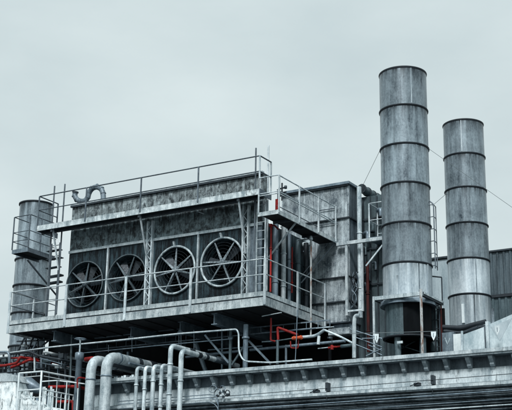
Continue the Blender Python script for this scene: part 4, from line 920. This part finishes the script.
for p in (lft, cor, rg): MB().tube([V((p.x, p.y, zlow)), p], .034, 0, 8).build('post', M_WHITE, gr)
for k in range(1, 9):
    q = lerp(cor, rg, k/9); MB().tube([V((q.x, q.y, zlow)), V((q.x, q.y, zmid if k < 3 else zmid+.0))], .018, 0, 6).build('bar', M_WHITE, gr)
q1, q2 = P(57.2, 380.5, 'Y', YG+.9), P(88, 384.3, 'Y', YG+1.4); q0 = P(42.5, 381.5, 'Y', YG+.9)
MB().tube([q0, q1, q2], .022, .02, 8).build('rear_rail', M_WHITE, gr)
for q in (q1, P(78.5, 383, 'Y', YG+1.2), P(67, 381.5, 'Y', YG+1.0)): MB().tube([q-V((0, 0, 1.6)), q], .022, 0, 6).build('rear_post', M_WHITE, gr)
for (x0, y0, x1, y1) in ((21, 377.5, 41, 375.8), (44, 376, 77, 382.5), (44, 394.5, 77, 401.5), (20, 398.5, 41.5, 397)):
    Ya = YG if x1 < 43 else None
    p0, p1 = (P(x0, y0, 'Y', YG), P(x1, y1, 'Y', YG)) if Ya else (RX(x0, y0), RX(x1, y1)); MB().tube([p0, p1], .014, 0, 6).build('thin_rail', M_WHITE, gr)
rr_ = 'red pipes behind the guard rail'
def rp2(lab, pts, r, Y, mat=M_RED): return tag(MB().tube([P(x, y, 'Y', Y) for x, y in pts]+([P(*pts[-1], 'Y', Y)+V((0, 2.2, 0))] if pts[-1][1] < 400 else []), r, .08, 12).build('red_pipe', mat), lab, 'pipe', rr_)
rp2('upper thick red pipe behind the guard rail bars', [(49, 387), (74, 386.5)], .055, YG+1.6)
rp2('lower thick red pipe behind the guard rail bars, turning down', [(57, 402), (73, 401.5), (74.5, 440)], .055, YG+1.6)
rp2('small red upright pipe at the right post of the guard rail', [(77.6, 388), (77.3, 378.5), (80, 377.5)], .03, YG+1.0)
rp2('red pipe at the left edge, level with the valve yard', [(-10, 366), (5, 365.5), (17, 363), (20, 357)], .05, YD)
rp2('thick short red pipe end right of the left edge', [(11, 367.5), (19, 364.5), (30, 359.5)], .05, YD+.2)
rp2('upper thin red pipe near the left edge', [(10, 358), (31, 357.8)], .035, YD+.3)
rp2('red valve body peeking out left of the large elbow', [(85.5, 359.5), (92, 358.5)], .08, YD+.2)
rk = thing('pipe_rack', P(30, 372, 'Y', YD+.6), 'dark rack of uprights and rails holding the pipes in the yard at the left', 'rack')
for x in (3, 12.5, 24, 31.5, 41, 49, 59, 65): MB().bar(P(x, 420, 'Y', YD+.6), P(x+.5, 352+random.uniform(0, 5), 'Y', YD+.6), .05, .05).build('upright', M_PIPEB if x in (12.5, 41) else M_DARK, rk)
for y0, y1 in ((359, 356.5), (369, 367), (364, 361)): MB().bar(P(-8, y0, 'Y', YD+.65), P(68, y1-2, 'Y', YD+.65), .05, .05).build('rail', M_DARK, rk)
for k, (x, y, w_, h_, mt_) in enumerate(((5, 360, 3, 2.5, M_TEAL), (26, 353, 3, 1.5, M_PIPEB), (46, 361, 4, 2, M_TEAL), (37, 366, 2.5, 3, M_PIPEB), (62, 356, 3, 2.5, M_DARK), (17, 368, 3, 2, M_DARK), (58, 367, 2.5, 1.5, M_WHITE), (24, 346, 2, 1, M_WHITE))):
    c_ = P(x, y, 'Y', YD+.55); k_ = depth(c_)/F_PX
    t_ = thing('valve_box', c_, ['teal-grey box at the far left of the yard rack', 'flat grey box on top of the yard rack', 'teal box on the yard rack above the guard rail corner', 'grey upright box just above the guard rail corner', 'dark box at the right end of the yard rack', 'dark box low on the yard rack beside the red pipe', 'small white box at the lower right of the yard rack', 'small white box at the top of the yard rack'][k], 'box', 'small boxes on the yard rack')
    MB().box(c_-V((w_*k_, .08, h_*k_)), c_+V((w_*k_, .12, h_*k_))).build('body', mt_, t_, bevel=.012); MB().tube([c_+V((0, .0, -h_*k_)), c_+V((0, .0, -h_*k_-.25))], .02, 0, 8).build('spout', M_PIPEB, t_)
# dark yard behind
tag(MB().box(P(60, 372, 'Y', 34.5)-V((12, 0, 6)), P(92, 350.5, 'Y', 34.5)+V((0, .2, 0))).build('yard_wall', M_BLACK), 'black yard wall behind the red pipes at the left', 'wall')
g_ = 'cluttered grey pipes in the yard at the left'
for k, (pts, r, mt) in enumerate((([(-8, 352.5), (8, 352), (9.5, 356), (9.3, 372)], .05, M_PIPEB), ([(9.5, 354), (30, 351.5), (39, 356), (60, 359.5)], .045, M_DARK), ([(19, 352), (19, 372)], .035, M_DARK),
        ([(34.5, 357), (34.6, 371)], .035, M_PIPE), ([(22, 362.5), (34, 362), (60, 366)], .02, M_PIPEB), ([(40, 358), (62, 364)], .02, M_PIPEB), ([(-5, 358), (9, 356.8)], .02, M_PIPE), ([(-6, 374), (20, 371.5), (45, 368)], .03, M_DARK), ([(44, 352), (50, 353)], .05, M_WHITE), ([(52.5, 364.5), (57.5, 365.8)], .05, M_WHITE), ([(71.8, 335), (70.5, 378)], .035, M_TEAL))):
    pp_ = [P(x, y, 'Y', YD+.15+.05*k) for x, y in pts]
    if k in (1, 4, 5, 7, 8, 9): pp_.append(pp_[-1]+V((.1, 3.5, 0)))
    tag(MB().tube(pp_, r, .12, 10).build('yard_pipe', mt),
        ['arched grey pipe at the far left edge of the yard', 'dark hose sagging right across the yard', 'dark upright post in front of the round tank foot', 'pale upright pipe left of the centre of the yard', 'thin grey line across the yard above the guard rail', 'thin slanting grey line behind the guard rail corner', 'thin pale line at the far left above the red pipes', 'dark rail just above the white housing', 'short bright pipe end in the yard, upper one', 'short bright pipe end in the yard, right one', 'teal upright pipe left of the handwheel valve'][k], 'pipe', g_)
